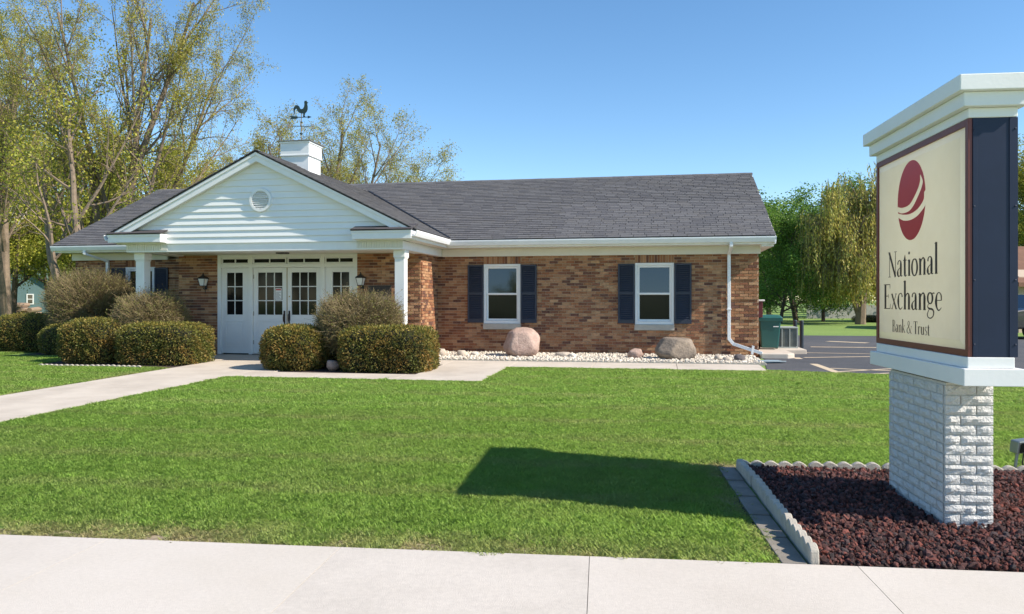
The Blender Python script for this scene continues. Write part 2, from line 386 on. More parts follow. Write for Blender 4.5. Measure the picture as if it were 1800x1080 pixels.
def grass_points(sp_, e, dmin, dmax, x0=-24, x1=15, y0=3.5, y1=19):
    gx, gy = np.meshgrid(np.arange(x0, x1, sp_), np.arange(y0, y1, sp_)); x = gx.ravel(); y = gy.ravel()
    x = x + rng.uniform(-.6, .6, len(x))*sp_; y = y + rng.uniform(-.6, .6, len(y))*sp_
    p, d = px_of(x, y); k = (d > dmin) & (d < dmax) & (p > -260) & (p < 2060) & lawn_mask(x, y, e)
    return x[k], y[k]
def grass(name, x, y, sources, scale, label):
    n = len(x); z = np.clip((y-5)/13.5, 0, 1)*.18 - .003
    e = y - (4.66 + TS*x)                                     # distance from the sidewalk
    n1 = vnoise(x, y, .9, 3); n2 = vnoise(x, y, 3.1, 9); s = np.sin((y - TS*x)*2*np.pi/1.15 + .6*n1)
    v = (x-SO.x)*SV.x + (y-SO.y)*SV.y; u = (x-SO.x)*SU.x + (y-SO.y)*SU.y
    dry = np.clip(1 - e/(.30 + .16*np.clip(-(x+.5)/3, 0, 1)) + n2*.8 - .25*np.clip((x+1.0)/1.5, 0, 1), 0, 1)
    dry = np.maximum(dry, np.clip(1 - np.abs(x+9.9)/.22, 0, 1)*(x < -9.7)*(.6+n2))
    dry = np.maximum(dry, np.clip(1 - (u-1.66)/.30 + n2*.7, 0, 1)*(v > -1.5)*(u > 1.6))
    dry = np.maximum(dry, np.clip(1 - (-1.26-v)/.16 + n2*.8, 0, 1)*(v < -1.2)*(u < 1.9)*.8)
    tint = np.clip(.05 + .26*np.clip(s, 0, 1)**4 + .12*n1 + .08*n2 + .05*rng.normal(size=n) + .62*np.clip(dry, 0, 1), 0, .9)
    sc_ = scale*rng.uniform(.92, 1.1, n); hz = sc_*(1 - .45*np.clip(dry, 0, 1))*(1 + .06*n1)
    keep = rng.uniform(size=n) > .55*np.clip(dry, 0, 1)
    rot = np.c_[rng.normal(0, .05, n), rng.normal(0, .05, n), rng.uniform(0, 6.28, n)]
    return scatter(name, np.c_[x, y, z][keep], rot[keep], np.c_[sc_, sc_, hz][keep], tint[keep], sources, label, 'grass', 'grass')
near_src = [blade_src('grass_tuft', 400, .13, .014, .040, .0038) for _ in range(5)]
edge_src = [blade_src('grass_sprig', 46, .04, .015, .042, .0038) for _ in range(5)]
far_src = [blade_src('grass_patch', 420, .2, .016, .042, .0072) for _ in range(5)]
grass('lawn_grass', *grass_points(.105, .09, 0, 10.5), near_src, 1, 'mown green lawn grass between the sidewalk and the brick bank')
grass('lawn_grass', *grass_points(.16, .16, 10.5, 24), far_src, 1, 'mown lawn grass in front of the walkway and hedges')
x, y = grass_points(.05, .012, 0, 24); k = ~lawn_mask(x, y, .15)
grass('lawn_edge_grass', x[k], y[k], edge_src, 1, 'uneven grass fringe along the concrete edges of the lawn')
# red-brown lava rock
def bed_points(n, v0, v1, u0, u1):
    v = rng.uniform(v0, v1, n); u = rng.uniform(u0, u1, n)
    k = ~((v > -.02) & (v < .33) & (u > -.06) & (u < .98)); return v[k], u[k]
v, u = bed_points(26000, -1.03, 2.1, -.885, 1.56)
P = np.array([sp(a, b, 0) for a, b in zip(v, u)]); n = len(P); P[:, 2] = .012 + np.clip((P[:, 1]-5)/13.5, 0, 1)*.18 + rng.uniform(0, .03, n) + .015*vnoise(v, u, 1.5)
ss = rng.lognormal(math.log(.025), .42, n).clip(.010, .07)
scatter('lava_rock', P, rng.uniform(0, 6.28, (n, 3)), np.c_[ss, ss*rng.uniform(.6, 1, n), ss*rng.uniform(.6, 1, n)], (rng.uniform(size=n)**.7).clip(0, 1), rock_src('lava_stone', 'lava', 6, .33), 'dark red and black lava rock mulch around the sign pillar', 'mulch', 'lava')
# white limestone
n = 6500; P = np.c_[rng.uniform(-5.35, 2.2, n), rng.uniform(17.1, 18.98, n), np.zeros(n)]
P[:, 2] = np.clip((P[:, 1]-5)/13.5, 0, 1)*.18 + .02 + rng.uniform(0, .035, n); ss = rng.uniform(.045, .095, n)
scatter('white_gravel', P, rng.uniform(0, 6.28, (n, 3)), np.c_[ss, ss*.8, ss*.7], rng.uniform(0, 1, n)**1.5, rock_src('limestone', 'white_stone', 6, .16), 'cream limestone gravel bed along the brick wall under the windows', 'gravel', 'white_stone')
# scalloped concrete edging blocks
def edging_mesh(L=.6, n=5, h=.13, t=.05):
    pts = [(0, 0), (L, 0)]
    for k in range(n*6+1):
        s = L - L*k/(n*6); pts.append((s, h - .030 + .030*abs(math.sin(math.pi*n*s/L))))
    m = MB().prism([(a, 0, b) for a, b in pts], (0, t, 0)); return m.mesh('edging_block', 'edging')
em = edging_mesh(); emn = edging_mesh(.6, 5, .10, .05)
def edging(p, ang, label, group, me):
    o = bpy.data.objects.new('edging_block', me); o.location = p; o.rotation_euler = (random.uniform(-.03, .03), random.uniform(-.012, .012), ang); col.objects.link(o)
    b = o.modifiers.new('bevel', 'BEVEL'); b.width = .006; b.segments = 1; b.limit_method = 'ANGLE'; b.angle_limit = R(50)
    tag(o, label, 'edging', group)
for k in range(4):
    p = sp(-1.03, -.89+k*.615, 0); p.z = gz(p.y)-.005
    edging(p, R(94)+random.uniform(-.02, .02), 'scalloped grey concrete edging block between the mulch and the flat pavers', 'edging blocks beside the pavers', em)
for k in range(5):
    p = sp(-1.08+k*.62, 1.57, 0); p.z = gz(p.y)-.045
    edging(p, R(4)+random.uniform(-.02, .02), 'low scalloped concrete edging block between the mulch and the lawn behind the sign', 'edging blocks behind the sign', em)
for k in range(12):
    edging(Vector((-5.0+k*.605, 17.02, gz(17)-.035)), random.uniform(-.02, .02), 'low pale scalloped edging block holding back the white gravel', 'edging blocks along the gravel', emn)
for k in range(4):
    edging(Vector((-12.9+k*.61, 14.47, gz(14.5)-.045)), random.uniform(-.03, .03), 'low pale scalloped edging block between the lawn and the round yew', 'edging blocks at the left hedge', emn)

# ================================================================== THE BANK
bank = thing('bank_building', 'low brown brick bank with white gabled porch and grey shingle roof', 'building', (-6.7, 19.0, .18))
YW, YP, XC = 19.03, 17.6, -8.57                               # main wall, porch wall, porch centre
XL, XR = -15.77, 2.33
ZT = 2.61
BR, BH, MO = .194, .0577, .010; COURSE = BH + MO
PAL = [(.395,.215,.118)]*5 + [(.34,.165,.085)]*4 + [(.27,.118,.064)]*4 + [(.215,.098,.060)]*3 + [(.150,.075,.055)]*2 + [(.44,.26,.145)]*2
def bcol(): c = random.choice(PAL); k = random.uniform(.85, 1.15); return tuple(v*k for v in c)
allbricks = []
def brick_wall(name, o, ud, nd, length, z0, z1, openings=(), quoins=()):
    o, ud, nd = Vector(o), Vector(ud), Vector(nd)
    us = sorted({0, length, *[q for op in openings for q in op[:2]]}); zs = sorted({z0, z1, *[q for op in openings for q in op[2:]]})
    m = MB()
    for i in range(len(us)-1):
        for j in range(len(zs)-1):
            cu, cz = (us[i]+us[i+1])/2, (zs[j]+zs[j+1])/2
            if any(a < cu < b and c < cz < d for a, b, c, d in openings): continue
            m.frame(o + ud*us[i] - nd*.2 + Vector((0, 0, zs[j])), ud*(us[i+1]-us[i]), nd*.194, (0, 0, zs[j+1]-zs[j]))
    w = m.build(name, 'mortar', bank)
    k = 0; z = z0 + .004
    while z + BH <= z1 + .02:
        zt = min(z + BH, z1 - .002)
        a = -random.uniform(0, .012) - (.5*(BR+MO) if k % 2 else 0)
        while a < length:
            b = a + BR; segs = [(max(a, .0), min(b, length))]
            for ua, ub, za, zb in openings:
                if z < zb - .01 and zt > za + .01:
                    ns = []
                    for s, e in segs:
                        if e <= ua or s >= ub: ns.append((s, e)); continue
                        if s < ua: ns.append((s, ua-.004))
                        if e > ub: ns.append((ub+.004, e))
                    segs = ns
            for s, e in segs:
                if e - s < .02: continue
                q = .024 if any(qa-.001 <= (s+e)/2 <= qb+.001 for qa, qb in quoins) and k % 7 != 6 else .006
                q += random.uniform(-.0015, .0025)
                allbricks.append((w, o + ud*s + Vector((0, 0, z)) - nd*.006, ud, nd, e-s, zt-z, q))
            a += BR + MO
        z += COURSE; k += 1
    return w
W1, W2, W3 = (-4.24, -3.31), (-.52, .40), (-14.22, -13.33)
win_z = (.80, ZT)
brick_wall('brick_wall', (-5.43, YW, 0), (1,0,0), (0,-1,0), XR+5.43, .12, ZT, [(W1[0]+5.43, W1[1]+5.43, *win_z), (W2[0]+5.43, W2[1]+5.43, *win_z)], [(XR+5.43-.66, XR+5.43)])
brick_wall('brick_wall', (XL, YW, 0), (1,0,0), (0,-1,0), -11.65-XL, .12, ZT+.03, [(W3[0]-XL, W3[1]-XL, *win_z)])
DX0, DX1 = -10.63, -7.0
brick_wall('porch_wall', (-11.68, YP, 0), (1,0,0), (0,-1,0), DX0+11.68, .12, ZT+.03)
brick_wall('porch_wall', (DX1, YP, 0), (1,0,0), (0,-1,0), -5.43-DX1, .12, ZT+.03, (), [(-5.43-DX1-.42, -5.43-DX1)])
brick_wall('porch_side_wall', (-5.43, YP, 0), (0,1,0), (1,0,0), YW-YP, .12, ZT, (), [(0, .42)])
allbricks.sort(key=lambda b: (b[1].x*fw.x + b[1].y*fw.y) + (3 if abs(b[3].y) < .5 else 0))
variants = [MB().box(0, 1, -1, 0, 0, 1, bcol()).mesh('brick', 'brick', True) for _ in range(24)]
def brick_matrix(b):
    w, p, ud, nd, L, h, q = b
    return Matrix(((ud.x*L, -nd.x*(q+.006), 0, p.x), (ud.y*L, -nd.y*(q+.006), 0, p.y), (ud.z*L, 0, h, p.z), (0, 0, 0, 1)))
for b in allbricks[:300]:
    o = bpy.data.objects.new('brick', random.choice(variants)); col.objects.link(o); o.parent = b[0]; o.matrix_local = brick_matrix(b)
rest = {}
for b in allbricks[300:]:
    w, p, ud, nd, L, h, q = b
    rest.setdefault(w, MB()).frame(p, ud*L, nd*(q+.006), (0, 0, h), bcol())
for w, m in rest.items(): m.build('brickwork', 'brick', w, colors=True, kind='stuff')
# soldier courses over the windows
for wx in (W1, W2, W3):
    so = MB().box(wx[0], wx[1], YW-.0, YW+.1, 2.425, ZT+.0).build('window_lintel', 'mortar', bank)
    n = 14; d = (wx[1]-wx[0])/n
    for k in range(n):
        o = bpy.data.objects.new('soldier_brick', random.choice(variants)); col.objects.link(o); o.parent = so
        o.matrix_local = Matrix(((d-.01, 0, 0, wx[0]+k*d+.005), (0, .012, 0, YW), (0, 0, ZT-2.432, 2.428), (0, 0, 0, 1)))
# unseen sides and back, plain
m = MB(); m.box(XL, XR-.005, YW+.25, 27.2, .1, 2.8); m.build('block_core', 'mortar', bank)
m = MB(); m.box(-11.5, -5.6, YP+.21, YW+.2, .1, 2.6); m.build('porch_core', 'mortar', bank)
brick_side = MB().box(XR-.2, XR+.002, YW+.001, 27.2, .1, ZT).build('side_wall', 'mortar', bank)
sm = MB()
for r in range(36):
    z = .124 + r*COURSE; a = -.1 if r % 2 else 0
    while a < 8.1:
        s = max(a, 0); e = min(a+BR, 8.1)
        if e-s > .03: sm.box(XR, XR+.01, YW+.003+s, YW+.003+e, z, min(z+BH, ZT), bcol())
        a += BR+MO
sm.build('brickwork', 'brick', brick_side, colors=True, kind='stuff')

# ------------------------------------------------------------------ windows and shutters
def rect_frame(m, x0, x1, z0, z1, y0, y1, t, tb=None):
    tb = tb or t
    m.box(x0, x0+t, y0, y1, z0, z1); m.box(x1-t, x1, y0, y1, z0, z1); m.box(x0+t, x1-t, y0, y1, z1-t, z1); m.box(x0+t, x1-t, y0, y1, z0, z0+tb); return m
for wx in (W1, W2, W3):
    x0, x1 = wx
    win = rect_frame(MB(), x0, x1, .945, 2.42, YW-.02, YW+.1, .062, .075).build('window', 'trim', bank, .004)
    boxo('sill', 'sill', win, x0-.01, x1+.005, YW-.055, YW+.1, .805, .943, bevel=.006)
    for nm, za, zb, yy, gm in (('upper_sash', 1.66, 2.356, YW+.008, 'glass'), ('lower_sash', 1.022, 1.70, YW+.046, 'glass_dark')):
        sa = rect_frame(MB(), x0+.063, x1-.063, za, zb, yy, yy+.035, .045).build(nm, 'trim', win, .003)
        ti = .028 if gm == 'glass' else 0                    # upper pane tilted so its reflection catches higher, bluer sky
        MB().prism([(x0+.1, yy+.010, za+.04), (x1-.1, yy+.010, za+.04), (x1-.1, yy+.010+ti, zb-.04), (x0+.1, yy+.010+ti, zb-.04)], (0, .005, 0)).build('pane', gm, sa)
    MB().box(x0+.06, x1-.06, YW+.11, YW+.12, .95, 2.41).build('backing', 'glass_dark', win)
    for s in (0, 1):
        a = x0 - .405 if s == 0 else x1 + .005; b = a + .40
        sh = rect_frame(MB(), a, b, .965, 2.40, YW-.055, YW-.018, .042, .09)
        sh.box(a+.042, b-.042, YW-.055, YW-.018, 1.66, 1.72); sh = sh.build('shutter', 'shutter', bank, .003)
        MB().box(a+.03, b-.03, YW-.024, YW-.016, 1.0, 2.37).build('backing', 'shutter', sh)
        for za, zb in ((1.058, 1.655), (1.725, 2.355)):
            n = int((zb-za)/.043)
            for k in range(n):
                z = za + (k+.1)*(zb-za)/n
                MB().add([(a+.043, YW-.026, z+.034), (b-.043, YW-.026, z+.034), (b-.043, YW-.050, z), (a+.043, YW-.050, z), (a+.043, YW-.026, z+.042), (b-.043, YW-.026, z+.042), (b-.043, YW-.050, z+.007), (a+.043, YW-.050, z+.007)],
                         [(0,3,2,1),(4,5,6,7),(0,1,5,4),(1,2,6,5),(2,3,7,6),(3,0,4,7)]).build('slat', 'shutter', sh)

# ------------------------------------------------------------------ entrance
yd = YP + .05                                                # face of the doors
fr = MB(); zb, zt = .20, ZT+.03
for a, b in ((DX0, DX0+.09), (-9.80, -9.70), (-7.93, -7.83), (DX1-.09, DX1)): fr.box(a, b, YP-.005, YP+.12, zb, zt)
for a, b in ((DX0+.09, -9.80), (-9.70, -7.93), (-7.83, DX1-.09)):
    fr.box(a, b, YP, YP+.12, 2.32, 2.41); fr.box(a, b, YP, YP+.12, 2.56, zt)
entry = fr.build('door_frame', 'door_paint', bank, .004)
MB().box(DX0+.05, DX1-.05, YP+.13, YP+.15, .2, 2.6).build('backing', 'glass_dark', entry)
for a, b in ((DX0+.09, -9.80), (-9.70, -8.82), (-8.80, -7.93), (-7.83, DX1-.09)):
    tr = rect_frame(MB(), a+.005, b-.005, 2.413, 2.557, YP+.02, YP+.07, .028)
    mid = (a+b)/2; tr.box(mid-.012, mid+.012, YP+.02, YP+.07, 2.441, 2.529); tr = tr.build('transom', 'door_paint', bank, .002)
    for p, q in ((a+.034, mid-.013), (mid+.013, b-.034)): boxo('pane', 'door_glass', tr, p, q, YP+.045, YP+.05, 2.442, 2.528, bevel=0)
def leaf(name, a, b, cols, ga, gb, z0=1.172, z1=2.2):
    d = MB(); y0, y1 = yd, yd+.045
    d.box(a, ga, y0, y1, .225, 2.315); d.box(gb, b, y0, y1, .225, 2.315); d.box(ga, gb, y0, y1, z1, 2.315); d.box(ga, gb, y0, y1, .225, z0)
    m_ = .022
    for k in range(1, cols): x = ga + (gb-ga)*k/cols; d.box(x-m_/2, x+m_/2, y0+.004, y1-.004, z0, z1)
    for r in range(1, 3):
        z = z0 + (z1-z0)*r/3
        for k in range(cols):
            x = ga + (gb-ga)*k/cols; x2 = ga + (gb-ga)*(k+1)/cols
            d.box(x+(m_/2 if k else 0), x2-(m_/2 if k < cols-1 else 0), y0+.004, y1-.004, z-m_/2, z+m_/2)
    d = d.build(name, 'door_paint', bank, .003)
    for k in range(cols):
        for r in range(3):
            xa = ga+(gb-ga)*k/cols; xb = ga+(gb-ga)*(k+1)/cols; za = z0+(z1-z0)*r/3; zc = z0+(z1-z0)*(r+1)/3
            boxo('pane', 'door_glass', d, xa+.008, xb-.008, y0+.02, y0+.026, za+.008, zc-.008, bevel=0)
    rect_frame(MB(), ga-.04, gb+.04, .38, 1.03, y0-.012, y0-.001, .03).build('panel_moulding', 'door_paint', d, .004)
    boxo('panel', 'door_paint', d, ga+.03, gb-.03, y0-.010, y0-.001, .45, .96, bevel=.006)
    return d
leaf('sidelight', DX0+.093, -9.803, 2, -10.41, -9.985)
leaf('sidelight', -7.827, DX1-.093, 2, -7.645, -7.225)
for nm, a, b, ga, gb, hx in (('door', -9.695, -8.824, -9.58, -8.94, -8.885), ('door', -8.808, -7.935, -8.70, -8.06, -8.755)):
    d = leaf(nm, a, b, 3, ga, gb)
    m = MB(); m.box(hx-.022, hx+.022, yd-.008, yd, .94, 1.27); m.tube([(hx, yd-.01, 1.22), (hx, yd-.055, 1.18), (hx, yd-.065, 1.10), (hx, yd-.05, 1.02), (hx, yd-.01, .98)], .012, 8)
    m.build('handle', 'bronze', d, smooth=False)
    hx2 = a if nm == 'door' and a < -9 else b
    for z in (.45, 1.15, 2.05): boxo('hinge', 'plate', d, hx2-.012, hx2+.012, yd-.012, yd+.0, z, z+.1, bevel=.002)
boxo('lock', 'brass', bank, -8.765, -8.735, yd-.012, yd, 1.60, 1.63, bevel=.004)
boxo('astragal', 'brass', bank, -8.824, -8.808, yd-.01, yd+.02, .23, 2.31, bevel=.002)
boxo('threshold', 'plate', bank, -9.7, -7.93, YP-.03, YP+.12, .195, .222, bevel=.004)

# ------------------------------------------------------------------ porch: columns, beams, gable
def column(x0, x1):
    c = boxo('column', 'trim', bank, x0+.012, x1-.012, 16.112, 16.338, .19, 2.45, bevel=.006)
    boxo('capital', 'trim', c, x0-.012, x1+.012, 16.088, 16.362, 2.45, 2.608, bevel=.008)
    boxo('neck_moulding', 'trim', c, x0, x1, 16.10, 16.35, 2.425, 2.449, bevel=.006)
    boxo('base', 'trim', c, x0-.015, x1+.015, 16.085, 16.365, .16, .30, bevel=.008)
column(-5.57, -5.33); column(-11.80, -11.56)
BX0, BX1 = -11.85, -5.29
boxo('porch_beam', 'trim', bank, BX0, BX1, 15.875, 16.4, ZT, 2.79, bevel=.004)
boxo('side_beam', 'trim', bank, BX1-.3, BX1, 16.401, 18.92, ZT, 2.795, bevel=.004)
boxo('side_beam', 'trim', bank, BX0, BX0+.3, 16.401, 18.92, ZT, 2.795, bevel=.004)
for a, b in ((-6.33, BX1-.002), (BX0+.002, -10.81)):          # vertical beadboard under the returns
    n = int((b-a)/.055)
    for k in range(n):
        x = a + (b-a)*k/n; boxo('beadboard', 'soffit', bank, x+.004, x+(b-a)/n-.002, 15.861, 15.873, ZT+.035, 2.79, bevel=.003)
boxo('porch_ceiling', 'soffit', bank, BX0+.3, BX1-.3, 16.4, YP+.3, ZT+.032, ZT+.06, bevel=0)
boxo('ceiling_light', 'bronze', bank, -8.65, -8.42, 16.75, 16.98, ZT-.01, ZT+.03, bevel=.01)
SL = .489; ZA = 4.765; ZE = ZA - SL*3.57                      # porch roof: pitch, ridge, eave
gy = 15.87
boxo('gable_backing', 'vinyl', bank, BX0+.1, BX1-.1, 15.885, 16.1, 2.791, 2.80, bevel=0)
MB().prism([(XC-3.55, 15.884, 2.795), (XC+3.55, 15.884, 2.795), (XC, 15.884, 2.795+3.55*SL-.03)], (0, .05, 0)).build('gable_wall', 'vinyl', bank)
gable = bpy.data.objects['gable_wall']
zs = 2.792; ex = .1385
while zs < 4.5:
    zt2 = zs + ex + .01
    h0 = (ZA-.06 - zs)/SL; h1 = max((ZA-.06 - zt2)/SL, .01); h0 = min(h0, 3.27) ; h1 = min(h1, 3.27)
    MB().add([(XC-h0, gy-.030, zs), (XC+h0, gy-.030, zs), (XC+h1, gy, zt2), (XC-h1, gy, zt2), (XC-h0, gy+.01, zs), (XC+h0, gy+.01, zs), (XC+h1, gy+.01, zt2), (XC-h1, gy+.01, zt2)],
             [(0,1,2,3),(4,7,6,5),(0,4,5,1),(1,5,6,2),(2,6,7,3),(3,7,4,0)]).build('siding_board', 'vinyl', gable)
    zs += ex
# round louvred vent
vc = Vector((-8.53, gy-.03, 3.72)); m = MB(); n = 40
for k in range(n):
    a, b = 2*math.pi*k/n, 2*math.pi*(k+1)/n
    def rp(r, g, y): return (vc.x + r*math.cos(g), y, vc.z + r*math.sin(g))
    y0, y1 = vc.y-.035, vc.y+.03
    m.add([rp(.20, a, y0), rp(.255, a, y0), rp(.255, b, y0), rp(.20, b, y0), rp(.20, a, y1), rp(.27, a, y1), rp(.27, b, y1), rp(.20, b, y1)], [(0,3,2,1),(1,2,6,5),(0,4,7,3)])
vent = m.build('gable_vent', 'trim', bank)
MB().lathe([(.201, 0), (.201, .004)], 32).build('backing', 'soffit', vent).matrix_local = Matrix.Translation((vc.x, vc.y+.026, vc.z)) @ Matrix.Rotation(R(90), 4, 'X')
for k in range(9):
    z = vc.z - .178 + k*.0445; h = math.sqrt(max(.2**2 - (z-vc.z)**2, 0)) - .004
    if h < .03: continue
    MB().add([(vc.x-h, vc.y-.028, z-.012), (vc.x+h, vc.y-.028, z-.012), (vc.x+h, vc.y+.012, z+.022), (vc.x-h, vc.y+.012, z+.022), (vc.x-h, vc.y-.020, z-.012), (vc.x+h, vc.y-.020, z-.012), (vc.x+h, vc.y+.02, z+.022), (vc.x-h, vc.y+.02, z+.022)],
             [(0,1,2,3),(4,7,6,5),(0,4,5,1),(1,5,6,2),(2,6,7,3),(3,7,4,0)]).build('slat', 'trim', vent)
# rakes, returns, side eaves, main eaves
yr = 15.70
for s in (-1, 1):
    def pt(dx, dz, y): return (XC + s*dx, y, ZA - SL*dx + dz)
    m = MB().prism([pt(0, -.015, yr), pt(3.50, -.015, yr), pt(3.50, -.215, yr), pt(0, -.215, yr)], (0, .03, 0)); rk = m.build('rake_board', 'trim', bank, .003)
    MB().prism([pt(0, -.010, yr-.022), pt(3.53, -.010, yr-.022), pt(3.53, -.085, yr-.022), pt(0, -.085, yr-.022)], (0, .021, 0)).build('crown_moulding', 'trim', rk, .004)
    MB().prism([pt(0, -.19, yr+.031), pt(3.45, -.19, yr+.031), pt(3.45, -.205, yr+.031), pt(0, -.205, yr+.031)], (0, .17, 0)).build('rake_soffit', 'soffit', bank)
    xa, xb = (XC+2.24, XC+3.545) if s > 0 else (XC-3.545, XC-2.24)
    rtn = MB().box(xa, xb, 15.60, 16.04, 2.815, 3.0).build('eave_return', 'trim', bank, .005)
    MB().box(xa-.015, xb+.015, 15.585, 15.60, 2.945, 3.005).build('drip_moulding', 'trim', rtn, .003)
    MB().prism([(xa-.02, 15.57, 3.006), (xa-.02, 16.04, 3.15), (xa-.02, 16.04, 3.13), (xa-.02, 15.57, 2.99)][::-1], (xb-xa+.04, 0, 0)).build('return_roof', 'roof_deck', rtn)
    for r in range(3):
        n = 5; w = (xb-xa+.05)/n
        for k in range(n):
            y0 = 15.555 + r*.15; z0 = 3.008 + (y0-15.555)*.306
            MB().frame((xa-.025+k*w+.002, y0, z0), (w-.004, 0, 0), (0, .17, .052), (0, -.003, .010), random.choice([(.10,.09,.095), (.075,.07,.075), (.12,.11,.11)])).build('shingle', 'shingle', rtn, colors=True)
    # gutter and soffit of the porch side
    ex_ = XC + s*3.57
    def gutter_prof(o): return [(0, 0), (0, .125), (-.012*o, .125), (-.012*o, .018), (-.075*o, .018), (-.095*o, .06), (-.108*o, .10), (-.108*o, .125), (-.125*o, .125), (-.125*o, .095), (-.108*o, .05), (-.085*o, 0)]
    MB().prism([(ex_ - s*.03 + (-p), 15.62, ZE-.155+q) for p, q in gutter_prof(s)][::1 if s < 0 else -1], (0, 18.36-15.62, 0)).build('gutter', 'gutter', bank)
    MB().box(min(ex_-s*.03, ex_-s*.055), max(ex_-s*.03, ex_-s*.055), 16.041, 18.4, 2.80, 2.98).build('fascia', 'trim', bank)
    x2 = BX1 if s > 0 else BX0
    MB().box(min(x2, ex_-s*.056), max(x2, ex_-s*.056), 16.041, 18.92, 2.797, 2.812).build('soffit', 'soffit', bank)
def long_gutter(x0, x1):
    P = [(18.46, 0), (18.46, .125), (18.448, .125), (18.448, .018), (18.385, .018), (18.365, .06), (18.352, .10), (18.352, .125), (18.335, .125), (18.335, .095), (18.352, .05), (18.375, 0)]
    return MB().prism([(x0, a, 2.845+b) for a, b in P], (x1-x0, 0, 0)).build('gutter', 'gutter', bank)
long_gutter(XC+3.54, 2.64); long_gutter(-15.98, XC-3.54)
for a, b, c in ((XC+3.52, 2.6, 1), (-15.94, XC-3.52, 0)):
    MB().box(a, b, 18.462, 18.485, 2.80, 2.98).build('fascia', 'trim', bank)
    MB().box(a, b, 18.487, 18.94, 2.797, 2.815).build('soffit', 'soffit', bank)
MB().box(BX1+.001, XR+.04, 18.93, YW-.012, ZT, 2.796).build('frieze_board', 'soffit', bank, .003)
MB().box(XL-.04, -12.9, 18.93, YW-.012, ZT, 2.796).build('frieze_board', 'soffit', bank, .003)
MB().box(XR+.001, 2.6, 18.487, 27.3, 2.75, 2.796).build('soffit', 'soffit', bank)
MB().box(2.60, 2.63, 18.35, 18.6, 2.80, 2.97).build('gutter_end', 'trim', bank)
# downspouts
def downspout(pts, name='downspout', w=.075, d=.06):
    m = MB(); P = [Vector(p) for p in pts]
    for i in range(len(P)-1):
        t = (P[i+1]-P[i]).normalized(); a = Vector((0, 1, 0)) if abs(t.y) < .8 else Vector((0, 0, 1)); side = t.cross(a).normalized(); a = side.cross(t).normalized()
        s = P[i] - t*.012; e = P[i+1] + t*.012
        m.frame(s - side*w/2 - a*d/2, (e-s), side*w, a*d)
    return m.build(name, 'gutter', bank, .006)
dx = 1.66
ds = downspout([(dx, 18.40, 2.86), (dx, 18.40, 2.76), (dx, 18.95, 2.60), (dx, 18.955, .62), (dx+.10, 18.95, .50), (dx+.72, 18.80, .30)])
boxo('strap', 'gutter', ds, dx-.05, dx+.05, 18.90, 18.99, 1.3, 1.33, bevel=.002)
MB().frame((dx+.48, 18.81, .28), (.05, 0, -.02), (0, .09, 0), (.03, 0, .2)).build('bracket', 'gutter', ds)
downspout([(-14.98, 18.40, 2.86), (-14.98, 18.40, 2.76), (-14.72, 18.95, 2.58), (-14.72, 18.955, .4)])

# ------------------------------------------------------------------ roofs of single shingle tabs
EY, EZ, RY = 18.40, 2.985, 23.0; MS = .461; RZ = EZ + MS*(RY-EY); RX0, RX1 = -15.97, 2.62
SCOL = [(.131,.129,.135), (.119,.117,.124), (.142,.140,.146), (.132,.128,.130), (.109,.108,.116)]
tabs = []
def slope(name, e0, ud, vd, width, vlen, keep):
    e0, ud, vd = Vector(e0), Vector(ud), Vector(vd).normalized(); nd = ud.cross(vd).normalized()
    if nd.z < 0: nd = -nd
    row = 0; v = -.02
    while v < vlen:
        u = -random.choice((0, .1, .2)) - (.15 if row % 2 else 0)
        while u < width:
            s, e = max(u, 0), min(u+.300, width)
            if e-s > .03:
                c = e0 + ud*(s+e)/2 + vd*(v+.07)
                if keep(c): tabs.append((name, e0 + ud*s + vd*v + nd*(.014+random.uniform(0, .004)), ud*(e-s-.006), vd*.165 - nd*.014, nd*.011, random.choice(SCOL)))
            u += .305
        v += .1385; row += 1
def porch_cover(c): return c.z + .03 < ZA - SL*abs(c.x-XC) and c.y > 15.6
vdm = Vector((0, RY-EY, RZ-EZ)); vlm = vdm.length
roof = MB().prism([(RX0, EY, EZ), (RX0, RY, RZ), (RX0, 2*RY-EY, EZ), (RX0, 2*RY-EY, EZ-.03), (RX0, RY, RZ-.03), (RX0, EY, EZ-.03)], (RX1-RX0, 0, 0)).build('main_roof', 'roof_deck', bank)
proof = MB().prism([(XC-3.57, yr-.03, ZE), (XC, yr-.03, ZA), (XC+3.57, yr-.03, ZE), (XC+3.57, yr-.03, ZE-.02), (XC, yr-.03, ZA-.02), (XC-3.57, yr-.03, ZE-.02)], (0, 22.3-yr, 0))
# trim the porch roof deck to the valley with the main roof
V2 = []
for v_ in proof.v:
    if v_[1] > 20: v_ = (v_[0], EY + (v_[2]-EZ)/MS + .05, v_[2])
    V2.append(v_)
proof.v = V2; proof = proof.build('porch_roof', 'roof_deck', bank)
roofs = {'main': roof, 'porch': proof}
slope('main', (RX0-.02, EY, EZ), (1,0,0), vdm, RX1-RX0+.04, vlm, lambda c: not porch_cover(c))
vp = Vector((3.57, 0, ZA-ZE)); vlp = vp.length
def behind(c): return c.y < EY + (c.z-EZ)/MS + .12
slope('porch', (XC+3.58, yr-.05, ZE), (0,1,0), Vector((-3.57, 0, ZA-ZE)), 7.4, vlp, behind)
slope('porch', (XC-3.58, yr-.05, ZE), (0,1,0), Vector((3.57, 0, ZA-ZE)), 7.4, vlp, behind)
tabs.sort(key=lambda t: (t[0] != 'main', -t[1].x if t[1].z < 4.0 else 99))
sh_var = {}
